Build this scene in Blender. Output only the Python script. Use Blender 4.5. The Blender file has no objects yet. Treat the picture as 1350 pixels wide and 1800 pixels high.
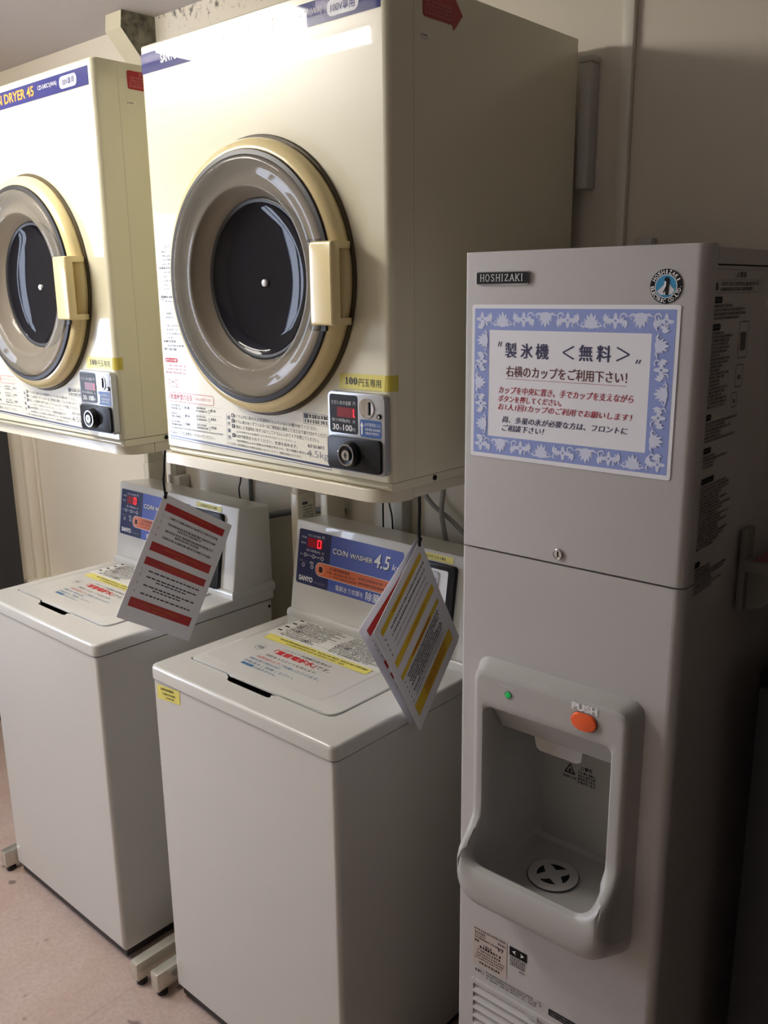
import bpy, bmesh, math, random
from mathutils import Vector, Matrix
from mathutils.geometry import tessellate_polygon, delaunay_2d_cdt

# ------------------------------------------------------------------ camera, light, exposure
scene = bpy.context.scene
COL = scene.collection
PI = math.pi

def cam_matrix(loc, yaw, pitch, roll):
    cy, sy, cp, sp = math.cos(yaw), math.sin(yaw), math.cos(pitch), math.sin(pitch)
    fwd = Vector((-sy*cp, cy*cp, sp)); right = Vector((cy, sy, 0)); up = right.cross(fwd)
    r2 = right*math.cos(roll) + up*math.sin(roll); u2 = -right*math.sin(roll) + up*math.cos(roll)
    m = Matrix((r2, u2, -fwd)).transposed().to_4x4()
    m.translation = loc
    return m

cam_d = bpy.data.cameras.new('camera')
cam = bpy.data.objects.new('camera', cam_d); COL.objects.link(cam)
cam.matrix_world = cam_matrix(Vector((0.7451, -1.0647, 1.6276)), 0.7312, -0.2439, -0.0117)
cam_d.sensor_fit = 'VERTICAL'; cam_d.sensor_height = 36.0; cam_d.lens = 1571.4/1800*36.0
cam_d.clip_start = 0.01
scene.camera = cam

world = bpy.data.worlds.new('world'); scene.world = world; world.use_nodes = True
world.node_tree.nodes['Background'].inputs[0].default_value = (0.75, 0.85, 1, 1)
world.node_tree.nodes['Background'].inputs[1].default_value = 0.02

TUBE_POWER = 80.0        # bare fluorescent tube
DIFFUSER_POWER = 38.0    # acrylic cover of the short ceiling light
WINDOW_POWER = 18.0       # daylight behind the frosted window
vs = scene.view_settings
scene.display_settings.display_device = 'sRGB'
vs.view_transform = 'Standard'; vs.look = 'None'; vs.gamma = 1.0; vs.use_curve_mapping = False
vs.exposure = 0.0
scene.cycles.max_bounces = 10
scene.cycles.transparent_max_bounces = 12
scene.cycles.use_denoising = True
scene.cycles.sample_clamp_indirect = 6.0

# ------------------------------------------------------------------ materials
def lin(c):
    def f(v):
        v /= 255.0
        return v/12.92 if v <= 0.04045 else ((v+0.055)/1.055)**2.4
    return (f(c[0]), f(c[1]), f(c[2]), 1.0)

MATS = {}
def mat(name, rgb, rough=0.5, metal=0.0, coat=0.0, coat_rough=0.05, emit=None, estr=0.0, noise=0.0, nscale=40.0, bump=0.0, bscale=300.0, spec=0.5, trans=None):
    m = bpy.data.materials.new(name); m.use_nodes = True
    nt = m.node_tree; b = nt.nodes['Principled BSDF']
    c = lin(rgb)
    b.inputs['Base Color'].default_value = c
    b.inputs['Roughness'].default_value = rough
    b.inputs['Metallic'].default_value = metal
    b.inputs['Coat Weight'].default_value = coat
    b.inputs['Coat Roughness'].default_value = coat_rough
    b.inputs['Coat IOR'].default_value = 1.40
    b.inputs['Specular IOR Level'].default_value = spec
    if emit:
        b.inputs['Emission Color'].default_value = lin(emit)
        b.inputs['Emission Strength'].default_value = estr
    tc = None
    if noise > 0 or bump > 0:
        tc = nt.nodes.new('ShaderNodeTexCoord')
    if noise > 0:
        n = nt.nodes.new('ShaderNodeTexNoise'); n.inputs['Scale'].default_value = nscale; n.inputs['Detail'].default_value = 5
        nt.links.new(tc.outputs['Object'], n.inputs['Vector'])
        mr = nt.nodes.new('ShaderNodeMapRange'); mr.inputs[3].default_value = 1-noise; mr.inputs[4].default_value = 1+noise*0.3
        nt.links.new(n.outputs[0], mr.inputs[0])
        mx = nt.nodes.new('ShaderNodeMix'); mx.data_type = 'RGBA'; mx.blend_type = 'MULTIPLY'; mx.inputs[0].default_value = 1
        mx.inputs[6].default_value = c
        nt.links.new(mr.outputs[0], mx.inputs[7])
        nt.links.new(mx.outputs[2], b.inputs['Base Color'])
    if bump > 0:
        n2 = nt.nodes.new('ShaderNodeTexNoise'); n2.inputs['Scale'].default_value = bscale; n2.inputs['Detail'].default_value = 3
        nt.links.new(tc.outputs['Object'], n2.inputs['Vector'])
        bp = nt.nodes.new('ShaderNodeBump'); bp.inputs['Strength'].default_value = bump; bp.inputs['Distance'].default_value = 0.001
        nt.links.new(n2.outputs[0], bp.inputs['Height']); nt.links.new(bp.outputs[0], b.inputs['Normal'])
    MATS[name] = m
    return m

M = MATS
mat('cream_paint', (228, 223, 196), 0.34, coat=1.0, coat_rough=0.03, noise=0.03, nscale=3)
mat('white_paint', (204, 202, 196), 0.30, coat=0.5, coat_rough=0.05, noise=0.04, nscale=4, bump=0.04, bscale=250)
mat('white_gloss', (206, 204, 198), 0.30, coat=0.5, coat_rough=0.04)
mat('silver_paint', (188, 184, 182), 0.42, noise=0.05, nscale=220, bump=0.15, bscale=500)
mat('grey_plastic', (178, 176, 172), 0.38, noise=0.04, nscale=300)
mat('grey_plastic_dark', (120, 121, 122), 0.5)
mat('cream_plastic', (240, 221, 166), 0.22, coat=0.5, noise=0.03, nscale=8)
mat('black_plastic', (18, 19, 24), 0.38, spec=0.3)
mat('black_rubber', (18, 18, 22), 0.45)
mat('gasket_shade_brown', (80, 70, 46), 0.55)  # gasket brown that takes in the contact shade around the door
mat('funnel', (182, 171, 152), 0.45, noise=0.15, nscale=12)
mat('drum_steel', (92, 92, 98), 0.35, metal=0.8)
mat('chrome', (205, 205, 208), 0.16, metal=1.0)
mat('brushed_silver', (176, 178, 182), 0.34, metal=0.55)
mat('stand_cream', (222, 214, 192), 0.35, coat=0.2, noise=0.05, nscale=10)
mat('foot_steel', (206, 202, 188), 0.28, metal=0.7, noise=0.08, nscale=30)
mat('paper', (238, 238, 244), 0.35, coat=0.4, coat_rough=0.12)
mat('label_white', (234, 230, 212), 0.35, coat=1.0, coat_rough=0.03)
mat('tag_white', (218, 216, 208), 0.6, spec=0.2)
mat('ink', (22, 24, 32), 0.5)
mat('ink_grey', (66, 68, 78), 0.5)
mat('ink_pale', (140, 140, 144), 0.5)
mat('ink_blue', (70, 110, 150), 0.5)
mat('ink_red', (190, 50, 54), 0.5)
mat('ink_pink', (216, 132, 136), 0.5)
mat('navy', (40, 44, 112), 0.5, coat=1.0, coat_rough=0.01, spec=0.1)
mat('navy_dark', (34, 42, 84), 0.3, coat=0.4)
mat('panel_blue', (74, 94, 176), 0.32, coat=0.4)
mat('panel_orange', (214, 108, 66), 0.4)
mat('title_orange', (244, 160, 60), 0.5, coat=1.0, coat_rough=0.02, spec=0.1)
mat('tape_yellow', (224, 212, 108), 0.45, coat=0.2)
mat('tape_yellow_edge', (206, 190, 78), 0.45, coat=0.2)
mat('sticker_red', (168, 36, 44), 0.4)
mat('band_red', (176, 40, 42), 0.4, coat=0.3)
mat('band_yellow', (226, 190, 40), 0.4, coat=0.3)
mat('ink_orange', (206, 110, 40), 0.5)
mat('slot_blue', (30, 74, 138), 0.4)
mat('print_white', (240, 240, 240), 0.5, coat=0.8, coat_rough=0.02, spec=0.1)
mat('led_off', (64, 10, 16), 0.3, emit=(150, 12, 24), estr=0.35)
mat('led_red', (255, 40, 50), 0.3, emit=(255, 40, 52), estr=2.2)
mat('led_green', (20, 130, 60), 0.2, emit=(30, 190, 90), estr=0.35)
mat('button_orange', (240, 96, 40), 0.35, coat=0.3)
mat('text_grey_white', (206, 206, 208), 0.5)
mat('notice_blue', (142, 158, 216), 0.5)
mat('notice_pale', (216, 222, 244), 0.5)
mat('notice_navy', (44, 42, 84), 0.5)
mat('notice_maroon', (96, 42, 50), 0.5)
mat('notice_crimson', (166, 44, 66), 0.5)
mat('logo_blue', (44, 140, 186), 0.35)
mat('logo_black', (14, 14, 14), 0.6, spec=0.2)
mat('tag_beige', (190, 176, 168), 0.5)
mat('cord_black', (12, 12, 14), 0.8)
mat('cable_grey', (150, 148, 144), 0.5)
mat('pipe_grey', (112, 118, 120), 0.4)
mat('conduit_white', (206, 204, 196), 0.45)
mat('batten_metal', (226, 222, 208), 0.35, metal=0.15)
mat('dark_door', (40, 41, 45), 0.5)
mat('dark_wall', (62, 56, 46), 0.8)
mat('shade_black', (14, 14, 14), 0.9)  # near black, painted where hollows lie in shade
mat('shelf_grey', (120, 118, 112), 0.6)
mat('shelf_red', (120, 70, 62), 0.6)
mat('ceiling', (206, 200, 202), 0.9, noise=0.06, nscale=3)
mat('window_frame', (170, 172, 176), 0.4, metal=0.5)
mat('fixture_white', (238, 238, 238), 0.4)
mat('tube', (255, 255, 255), 0.3, emit=(255, 249, 238), estr=TUBE_POWER)
mat('diffuser', (250, 250, 246), 0.4, emit=(255, 249, 238), estr=DIFFUSER_POWER)
mat('window_glass', (240, 245, 255), 0.3, emit=(216, 229, 255), estr=WINDOW_POWER)
mat('bracket_cream', (214, 206, 180), 0.7, noise=0.08, nscale=15)

def clear_plastic(name, tint, gloss, rough, haze=0.0, haze_rgb=(150, 138, 122), edge=0.6):
    m = bpy.data.materials.new(name); m.use_nodes = True; nt = m.node_tree; nt.nodes.clear()
    out = nt.nodes.new('ShaderNodeOutputMaterial'); mix = nt.nodes.new('ShaderNodeMixShader')
    t = nt.nodes.new('ShaderNodeBsdfTransparent'); t.inputs[0].default_value = lin(tint)
    d = nt.nodes.new('ShaderNodeBsdfDiffuse'); d.inputs[0].default_value = lin(haze_rgb)
    mh = nt.nodes.new('ShaderNodeMixShader'); mh.inputs[0].default_value = haze
    nt.links.new(t.outputs[0], mh.inputs[1]); nt.links.new(d.outputs[0], mh.inputs[2])
    g = nt.nodes.new('ShaderNodeBsdfGlossy'); g.inputs['Roughness'].default_value = rough
    g.inputs[0].default_value = (1, 1, 1, 1)
    lw = nt.nodes.new('ShaderNodeLayerWeight'); lw.inputs[0].default_value = 0.25
    mr = nt.nodes.new('ShaderNodeMapRange'); mr.inputs[3].default_value = gloss; mr.inputs[4].default_value = edge
    nt.links.new(lw.outputs['Fresnel'], mr.inputs[0]); nt.links.new(mr.outputs[0], mix.inputs[0])
    nt.links.new(mh.outputs[0], mix.inputs[1]); nt.links.new(g.outputs[0], mix.inputs[2])
    nt.links.new(mix.outputs[0], out.inputs[0]); MATS[name] = m
clear_plastic('smoky_plastic', (216, 211, 205), 0.012, 0.04, 0.38, (168, 163, 152), 0.22)
clear_plastic('window_dark', (90, 90, 104), 0.012, 0.03, 0.2, (66, 66, 78), 0.12)

def wall_material(name, base, stain, line_z):
    m = bpy.data.materials.new(name); m.use_nodes = True; nt = m.node_tree; b = nt.nodes['Principled BSDF']
    b.inputs['Roughness'].default_value = 0.85
    tc = nt.nodes.new('ShaderNodeTexCoord')
    n = nt.nodes.new('ShaderNodeTexNoise'); n.inputs['Scale'].default_value = 55; n.inputs['Detail'].default_value = 6
    nt.links.new(tc.outputs['Object'], n.inputs['Vector'])
    sx = nt.nodes.new('ShaderNodeSeparateXYZ'); nt.links.new(tc.outputs['Object'], sx.inputs[0])
    up = nt.nodes.new('ShaderNodeMapRange'); up.inputs[1].default_value = line_z-0.10; up.inputs[2].default_value = line_z
    up.inputs[3].default_value = 0.0; up.inputs[4].default_value = 0.30
    nt.links.new(sx.outputs[2], up.inputs[0])
    # mould specks grow towards the ceiling edge, right of the beam end only
    rx = nt.nodes.new('ShaderNodeMapRange'); rx.inputs[1].default_value = -1.62; rx.inputs[2].default_value = -1.5
    nt.links.new(sx.outputs[0], rx.inputs[0])
    mu = nt.nodes.new('ShaderNodeMath'); mu.operation = 'MULTIPLY'
    nt.links.new(up.outputs[0], mu.inputs[0]); nt.links.new(rx.outputs[0], mu.inputs[1])
    ad = nt.nodes.new('ShaderNodeMath'); ad.operation = 'ADD'
    nt.links.new(n.outputs[0], ad.inputs[0]); nt.links.new(mu.outputs[0], ad.inputs[1])
    st = nt.nodes.new('ShaderNodeMapRange'); st.inputs[1].default_value = 0.76; st.inputs[2].default_value = 0.92
    nt.links.new(ad.outputs[0], st.inputs[0])
    big = nt.nodes.new('ShaderNodeTexNoise'); big.inputs['Scale'].default_value = 1.6; big.inputs['Detail'].default_value = 4
    nt.links.new(tc.outputs['Object'], big.inputs['Vector'])
    br = nt.nodes.new('ShaderNodeMapRange'); br.inputs[3].default_value = 0.9; br.inputs[4].default_value = 1.06
    nt.links.new(big.outputs[0], br.inputs[0])
    mx = nt.nodes.new('ShaderNodeMix'); mx.data_type = 'RGBA'; mx.inputs[6].default_value = lin(base); mx.inputs[7].default_value = lin(stain)
    nt.links.new(st.outputs[0], mx.inputs[0])
    m2 = nt.nodes.new('ShaderNodeMix'); m2.data_type = 'RGBA'; m2.blend_type = 'MULTIPLY'; m2.inputs[0].default_value = 1
    nt.links.new(mx.outputs[2], m2.inputs[6]); nt.links.new(br.outputs[0], m2.inputs[7])
    nt.links.new(m2.outputs[2], b.inputs['Base Color'])
    bp = nt.nodes.new('ShaderNodeBump'); bp.inputs['Strength'].default_value = 0.15; bp.inputs['Distance'].default_value = 0.002
    nt.links.new(n.outputs[0], bp.inputs['Height']); nt.links.new(bp.outputs[0], b.inputs['Normal'])
    MATS[name] = m
wall_material('wall_paint', (228, 220, 204), (112, 106, 100), 2.378)

def mottled(name, c1, c2, scale, lo, hi, rough=0.85):
    m = bpy.data.materials.new(name); m.use_nodes = True; nt = m.node_tree; b = nt.nodes['Principled BSDF']
    b.inputs['Roughness'].default_value = rough
    tc = nt.nodes.new('ShaderNodeTexCoord'); n = nt.nodes.new('ShaderNodeTexNoise')
    n.inputs['Scale'].default_value = scale; n.inputs['Detail'].default_value = 8; n.inputs['Roughness'].default_value = 0.65
    n.inputs['Distortion'].default_value = 0.6
    nt.links.new(tc.outputs['Object'], n.inputs['Vector'])
    r = nt.nodes.new('ShaderNodeMapRange'); r.inputs[1].default_value = lo; r.inputs[2].default_value = hi
    nt.links.new(n.outputs[0], r.inputs[0])
    mx = nt.nodes.new('ShaderNodeMix'); mx.data_type = 'RGBA'; mx.inputs[6].default_value = lin(c1); mx.inputs[7].default_value = lin(c2)
    nt.links.new(r.outputs[0], mx.inputs[0]); nt.links.new(mx.outputs[2], b.inputs['Base Color'])
    MATS[name] = m
mottled('bracket_mould', (66, 64, 56), (150, 146, 128), 26, 0.35, 0.7)

def floor_material():
    m = bpy.data.materials.new('floor_vinyl'); m.use_nodes = True; nt = m.node_tree; b = nt.nodes['Principled BSDF']
    b.inputs['Roughness'].default_value = 0.45
    tc = nt.nodes.new('ShaderNodeTexCoord')
    def noise(s, d=6, ro=0.6):
        n = nt.nodes.new('ShaderNodeTexNoise'); n.inputs['Scale'].default_value = s; n.inputs['Detail'].default_value = d; n.inputs['Roughness'].default_value = ro
        nt.links.new(tc.outputs['Object'], n.inputs['Vector']); return n
    def rng(src, a, b_, c, d):
        r = nt.nodes.new('ShaderNodeMapRange'); r.inputs[1].default_value = a; r.inputs[2].default_value = b_; r.inputs[3].default_value = c; r.inputs[4].default_value = d
        nt.links.new(src, r.inputs[0]); return r.outputs[0]
    def mix(f, a, b_, blend='MIX'):
        x = nt.nodes.new('ShaderNodeMix'); x.data_type = 'RGBA'; x.blend_type = blend
        if hasattr(f, 'links'): nt.links.new(f, x.inputs[0])
        else: x.inputs[0].default_value = f
        for i, v in ((6, a), (7, b_)):
            if hasattr(v, 'links'): nt.links.new(v, x.inputs[i])
            else: x.inputs[i].default_value = v
        return x.outputs[2]
    base = mix(rng(noise(9).outputs[0], 0.3, 0.7, 0, 1), lin((182, 160, 148)), lin((198, 178, 168)))
    base = mix(rng(noise(90, 3).outputs[0], 0.35, 0.65, 0, 0.5), base, lin((164, 142, 132)))
    base = mix(rng(noise(2.3, 4).outputs[0], 0.45, 0.75, 0, 0.7), base, lin((168, 142, 122)))
    spots = rng(noise(14, 2, 0.4).outputs[0], 0.70, 0.74, 0, 0.75)
    base = mix(spots, base, lin((88, 74, 68)))
    br = nt.nodes.new('ShaderNodeTexBrick'); br.inputs['Scale'].default_value = 1.0; br.offset = 0.0
    br.inputs['Mortar Size'].default_value = 0.0015; br.inputs['Brick Width'].default_value = 0.9; br.inputs['Row Height'].default_value = 0.9
    br.inputs['Color1'].default_value = (1, 1, 1, 1); br.inputs['Color2'].default_value = (0.97, 0.97, 0.97, 1); br.inputs['Mortar'].default_value = (0.86, 0.84, 0.83, 1)
    mp = nt.nodes.new('ShaderNodeMapping'); mp.inputs['Location'].default_value = (0.03, 0.55, 0)
    nt.links.new(tc.outputs['Object'], mp.inputs[0]); nt.links.new(mp.outputs[0], br.inputs['Vector'])
    base = mix(1.0, base, br.outputs['Color'], 'MULTIPLY')
    nt.links.new(base, b.inputs['Base Color'])
    MATS['floor_vinyl'] = m
floor_material()

# ------------------------------------------------------------------ mesh helpers
class Frame:
    def __init__(s, o, u, v):
        s.o = Vector(o); s.u = Vector(u).normalized(); s.v = Vector(v).normalized(); s.n = s.u.cross(s.v).normalized()
    def p(s, a, b, h=0.0):
        return s.o + s.u*a + s.v*b + s.n*h

class MB:
    def __init__(s):
        s.v = []; s.f = []; s.m = []; s.mats = []
    def mi(s, name):
        if name not in s.mats: s.mats.append(name)
        return s.mats.index(name)
    def add(s, verts, faces, m):
        k = len(s.v); i = s.mi(m)
        s.v += [tuple(q) for q in verts]
        for f in faces:
            s.f.append(tuple(k+j for j in f)); s.m.append(i)
    def addbm(s, bm, m):
        bm.verts.index_update()
        s.add([v.co for v in bm.verts], [[v.index for v in f.verts] for f in bm.faces], m); bm.free()
    def box(s, x0, x1, y0, y1, z0, z1, m, bev=0.0, seg=2, sel=None):
        bm = bmesh.new()
        vs_ = [bm.verts.new((x, y, z)) for z in (z0, z1) for y in (y0, y1) for x in (x0, x1)]
        for f in ((0, 2, 3, 1), (4, 5, 7, 6), (0, 1, 5, 4), (2, 6, 7, 3), (0, 4, 6, 2), (1, 3, 7, 5)):
            bm.faces.new([vs_[i] for i in f])
        if bev > 0:
            es = [e for e in bm.edges if sel is None or sel(e.verts[0].co, e.verts[1].co)]
            bmesh.ops.bevel(bm, geom=es, offset=bev, segments=seg, affect='EDGES', profile=0.5)
        s.addbm(bm, m)
    def prism(s, fr, poly, h0, h1, m, bev=0.0, seg=2, capm=None):
        bm = bmesh.new()
        a = [bm.verts.new(fr.p(u, v, h0)) for u, v in poly]; b = [bm.verts.new(fr.p(u, v, h1)) for u, v in poly]
        n = len(poly)
        bm.faces.new(a[::-1]); top = bm.faces.new(b)
        for i in range(n): bm.faces.new((a[i], a[(i+1) % n], b[(i+1) % n], b[i]))
        if bev > 0:
            bmesh.ops.bevel(bm, geom=list(top.edges), offset=bev, segments=seg, affect='EDGES', profile=0.5)
        s.addbm(bm, m)
    def poly(s, fr, pts, m, h=0.0):
        s.add([fr.p(u, v, h) for u, v in pts], [list(range(len(pts)))], m)
    def rect(s, fr, u0, v0, u1, v1, m, h=0.0):
        s.poly(fr, [(u0, v0), (u1, v0), (u1, v1), (u0, v1)], m, h)
    def plate(s, fr, outer, holes, m, h=0.0):
        loops = [outer]+holes
        if len(holes) > 1:
            vv = [Vector((q[0], q[1])) for l in loops for q in l]; ee = []; k0 = 0
            for l in loops:
                ee += [(k0+i, k0+(i+1) % len(l)) for i in range(len(l))]; k0 += len(l)
            def inside(p, l):
                c = False
                for i in range(len(l)):
                    a, b = l[i], l[i-1]
                    if (a[1] > p[1]) != (b[1] > p[1]) and p[0] < (b[0]-a[0])*(p[1]-a[1])/(b[1]-a[1])+a[0]: c = not c
                return c
            rv, re_, rf, _, _, _ = delaunay_2d_cdt(vv, ee, [], 0, 1e-7)
            fs = []
            for f in rf:
                m_ = sum((rv[i] for i in f), Vector((0, 0)))/len(f)
                if inside(m_, outer) and not any(inside(m_, l) for l in holes): fs.append(f)
            s.add([fr.p(q.x, q.y, h) for q in rv], fs, m)
            return
        flat = [q for l in loops for q in l]
        tr = tessellate_polygon([[Vector((q[0], q[1], 0)) for q in l] for l in loops])
        fs = []
        for t in tr:
            a, b, c = [flat[i] for i in t]
            cr = (b[0]-a[0])*(c[1]-a[1])-(b[1]-a[1])*(c[0]-a[0])
            if abs(cr) < 1e-12: continue
            fs.append(t if cr > 0 else t[::-1])
        s.add([fr.p(q[0], q[1], h) for q in flat], fs, m)
    def ring(s, fr, c, r0, r1, m, h=0.0, n=32, a0=0.0, a1=2*PI):
        vs_ = []; fs = []
        full = abs(a1-a0-2*PI) < 1e-6
        k = n if full else n+1
        for i in range(k):
            a = a0+(a1-a0)*i/n
            for r in (r0, r1): vs_.append(fr.p(c[0]+r*math.cos(a), c[1]+r*math.sin(a), h))
        for i in range(n):
            j = (i+1) % k
            fs.append((2*i, 2*i+1, 2*j+1, 2*j))
        s.add(vs_, fs, m)
    def loft(s, loops, m, cap0=False, cap1=False, closed=True):
        n = len(loops[0]); vs_ = [p for l in loops for p in l]; fs = []
        for k in range(len(loops)-1):
            for i in range(n if closed else n-1):
                j = (i+1) % n
                fs.append((k*n+i, k*n+j, (k+1)*n+j, (k+1)*n+i))
        if cap0: fs.append(tuple(range(n))[::-1])
        if cap1: fs.append(tuple((len(loops)-1)*n+i for i in range(n)))
        s.add(vs_, fs, m)
    def lathe(s, fr, c, prof, m, n=64):
        loops = [[fr.p(c[0]+r*math.cos(2*PI*i/n), c[1]+r*math.sin(2*PI*i/n), h) for i in range(n)] for r, h in prof]
        s.loft(loops, m)
    def disc(s, fr, c, r, m, h=0.0, n=32):
        s.poly(fr, [(c[0]+r*math.cos(2*PI*i/n), c[1]+r*math.sin(2*PI*i/n)) for i in range(n)], m, h)
    def tube(s, pts, r, m, n=8, sub=6, caps=True):
        P = [Vector(p) for p in pts]; Q = []
        if len(P) > 2:
            E = [P[0]*2-P[1]]+P+[P[-1]*2-P[-2]]
            for i in range(1, len(E)-2):
                for k in range(sub):
                    t = k/sub; a, b, c, d = E[i-1:i+3]
                    Q.append(0.5*((2*b)+(c-a)*t+(2*a-5*b+4*c-d)*t*t+(3*b-a-3*c+d)*t**3))
            Q.append(P[-1])
        else: Q = P
        loops = []; up = Vector((0.31, 0.22, 0.92))
        for i, q in enumerate(Q):
            t = (Q[min(i+1, len(Q)-1)]-Q[max(i-1, 0)]).normalized()
            a = t.cross(up)
            if a.length < 1e-4: a = t.cross(Vector((1, 0, 0)))
            a.normalize(); b = t.cross(a).normalized()
            loops.append([q+a*r*math.cos(2*PI*k/n)+b*r*math.sin(2*PI*k/n) for k in range(n)])
        s.loft(loops, m, caps, caps)
    def text(s, fr, body, u0, v0, u1, v1, m, h=0.0004, bold=0.0, shear=0.0, mode='box'):
        vs_, fs, bb = text_mesh(body, bold, shear)
        if not vs_: return
        w = bb[1]-bb[0]; hh = bb[3]-bb[2]
        su = (u1-u0)/w; sv = (v1-v0)/hh
        if mode == 'left': su = sv
        if mode == 'center':
            su = sv; mid = (u0+u1)/2; u0 = mid-su*w/2
        s.add([fr.p(u0+(x-bb[0])*su, v0+(y-bb[2])*sv, h) for x, y in vs_], fs, m)
    def build(s, name, parent=None, angle=35, wn=False):
        me = bpy.data.meshes.new(name)
        me.from_pydata([tuple(v) for v in s.v], [], s.f)
        for k in s.mats: me.materials.append(MATS[k])
        me.polygons.foreach_set('material_index', s.m)
        me.update()
        if angle:
            me.polygons.foreach_set('use_smooth', [True]*len(me.polygons))
            me.set_sharp_from_angle(angle=math.radians(angle))
        o = bpy.data.objects.new(name, me); COL.objects.link(o)
        if parent is not None: o.parent = parent
        if wn:
            md = o.modifiers.new('weighted', 'WEIGHTED_NORMAL'); md.keep_sharp = True
        return o

_TC = {}
def text_mesh(body, bold=0.0, shear=0.0):
    key = (body, bold, shear)
    if key in _TC: return _TC[key]
    c = bpy.data.curves.new('t', 'FONT'); c.body = body; c.resolution_u = 3
    c.offset = bold; c.shear = shear
    o = bpy.data.objects.new('t', c); COL.objects.link(o)
    bpy.context.view_layer.update()
    dg = bpy.context.evaluated_depsgraph_get()
    me = bpy.data.meshes.new_from_object(o.evaluated_get(dg))
    vs_ = [(v.co.x, v.co.y) for v in me.vertices]; fs = []
    for f in me.polygons:
        idx = list(f.vertices)
        ar = 0.0
        for i in range(len(idx)):
            a, b = vs_[idx[i]], vs_[idx[(i+1) % len(idx)]]
            ar += a[0]*b[1]-a[1]*b[0]
        fs.append(idx if ar > 0 else idx[::-1])
    bpy.data.objects.remove(o); bpy.data.curves.remove(c); bpy.data.meshes.remove(me)
    if vs_:
        xs = [v[0] for v in vs_]; ys = [v[1] for v in vs_]
        bb = (min(xs), max(xs), min(ys), max(ys))
    else: bb = (0, 1, 0, 1)
    _TC[key] = (vs_, fs, bb)
    return _TC[key]

def rr(u0, v0, u1, v1, r, n=5):
    if not isinstance(r, (tuple, list)): r = (r,)*4      # order: bottom-left, bottom-right, top-right, top-left
    out = []
    for (cx, cy, a0, q) in ((u0+r[0], v0+r[0], PI, r[0]), (u1-r[1], v0+r[1], 1.5*PI, r[1]), (u1-r[2], v1-r[2], 0, r[2]), (u0+r[3], v1-r[3], 0.5*PI, r[3])):
        for i in range(n+1):
            a = a0+0.5*PI*i/n
            out.append((cx+q*math.cos(a), cy+q*math.sin(a)))
    return out

def scribble(mb, fr, u0, u1, v, hgt, m, rnd, h=0.0004, dens=1.0, gap=0.0):
    """a line of tiny print, too small in the photo to read: strokes in character cells"""
    u = u0; cw = hgt*0.98
    while u+cw*0.8 < u1:
        if gap and rnd.random() < gap:
            u += cw; continue
        k = rnd.randint(2, 4)
        for i in range(k):
            y = v+hgt*(0.04+0.84*(i+0.15*rnd.random())/max(1, k-1+0.15)*0.95)
            a = u+cw*rnd.uniform(0.02, 0.2); b = u+cw*rnd.uniform(0.65, 0.95)
            mb.rect(fr, a, y, b, y+hgt*0.15*dens, m, h)
        for i in range(rnd.randint(1, 3)):
            x = u+cw*rnd.uniform(0.08, 0.75)
            mb.rect(fr, x, v+hgt*rnd.uniform(0, 0.25), x+hgt*0.16*dens, v+hgt*rnd.uniform(0.7, 1.0), m, h)
        u += cw*1.06

def empty(name, loc, rz=0.0, label=None, cat=None, group=None):
    o = bpy.data.objects.new(name, None); COL.objects.link(o)
    o.empty_display_size = 0.1
    o.location = loc; o.rotation_euler = (0, 0, rz)
    tag(o, label, cat, group)
    return o
def tag(o, label=None, cat=None, group=None, kind=None):
    if label: o['label'] = label
    if cat: o['category'] = cat
    if group: o['group'] = group
    if kind: o['kind'] = kind
    return o
def struct(o, label, cat='structure'):
    o['kind'] = 'structure'; o['label'] = label; o['category'] = cat
    return o
def copy_tree(o, parent=None):
    c = o.copy(); COL.objects.link(c)
    if parent is not None:
        c.parent = parent; c.matrix_parent_inverse = o.matrix_parent_inverse.copy()
    for ch in list(o.children): copy_tree(ch, c)
    return c

# ------------------------------------------------------------------ the room
X0, X1, Y0, Y1, ZC = -2.56, 1.75, -3.0, 0.583, 2.378
b = MB(); b.box(X0-0.1, X1+0.1, Y0-0.1, Y1+0.1, -0.1, 0.0, 'floor_vinyl'); struct(b.build('floor', angle=0), 'pinkish beige vinyl floor with dark stains', 'floor')
b = MB(); b.box(X0-0.1, X1+0.1, Y0-0.1, Y1+0.1, ZC, ZC+0.1, 'ceiling'); struct(b.build('ceiling', angle=0), 'flat grey ceiling above the dryers', 'ceiling')
b = MB(); b.box(X0-0.1, X1+0.1, Y1, Y1+0.1, 0, ZC, 'wall_paint'); struct(b.build('wall_back', angle=0), 'off white plaster wall behind the machines', 'wall')
WY0, WY1, WZ0, WZ1 = -1.42, -0.90, 0.70, 1.98
b = MB()
b.box(X0-0.1, X0, Y0, WY0, 0, ZC, 'wall_paint'); b.box(X0-0.1, X0, WY1, Y1, 0, ZC, 'wall_paint')
b.box(X0-0.1, X0, WY0, WY1, 0, WZ0, 'wall_paint'); b.box(X0-0.1, X0, WY0, WY1, WZ1, ZC, 'wall_paint')
struct(b.build('wall_left', angle=0), 'side wall at the left with the window', 'wall')
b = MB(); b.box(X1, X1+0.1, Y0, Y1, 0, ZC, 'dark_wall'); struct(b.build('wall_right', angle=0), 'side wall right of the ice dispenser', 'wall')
b = MB(); b.box(X0, X1, Y0-0.1, Y0, 0, ZC, 'wall_paint'); struct(b.build('wall_front', angle=0), 'wall opposite the machines', 'wall')
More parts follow.
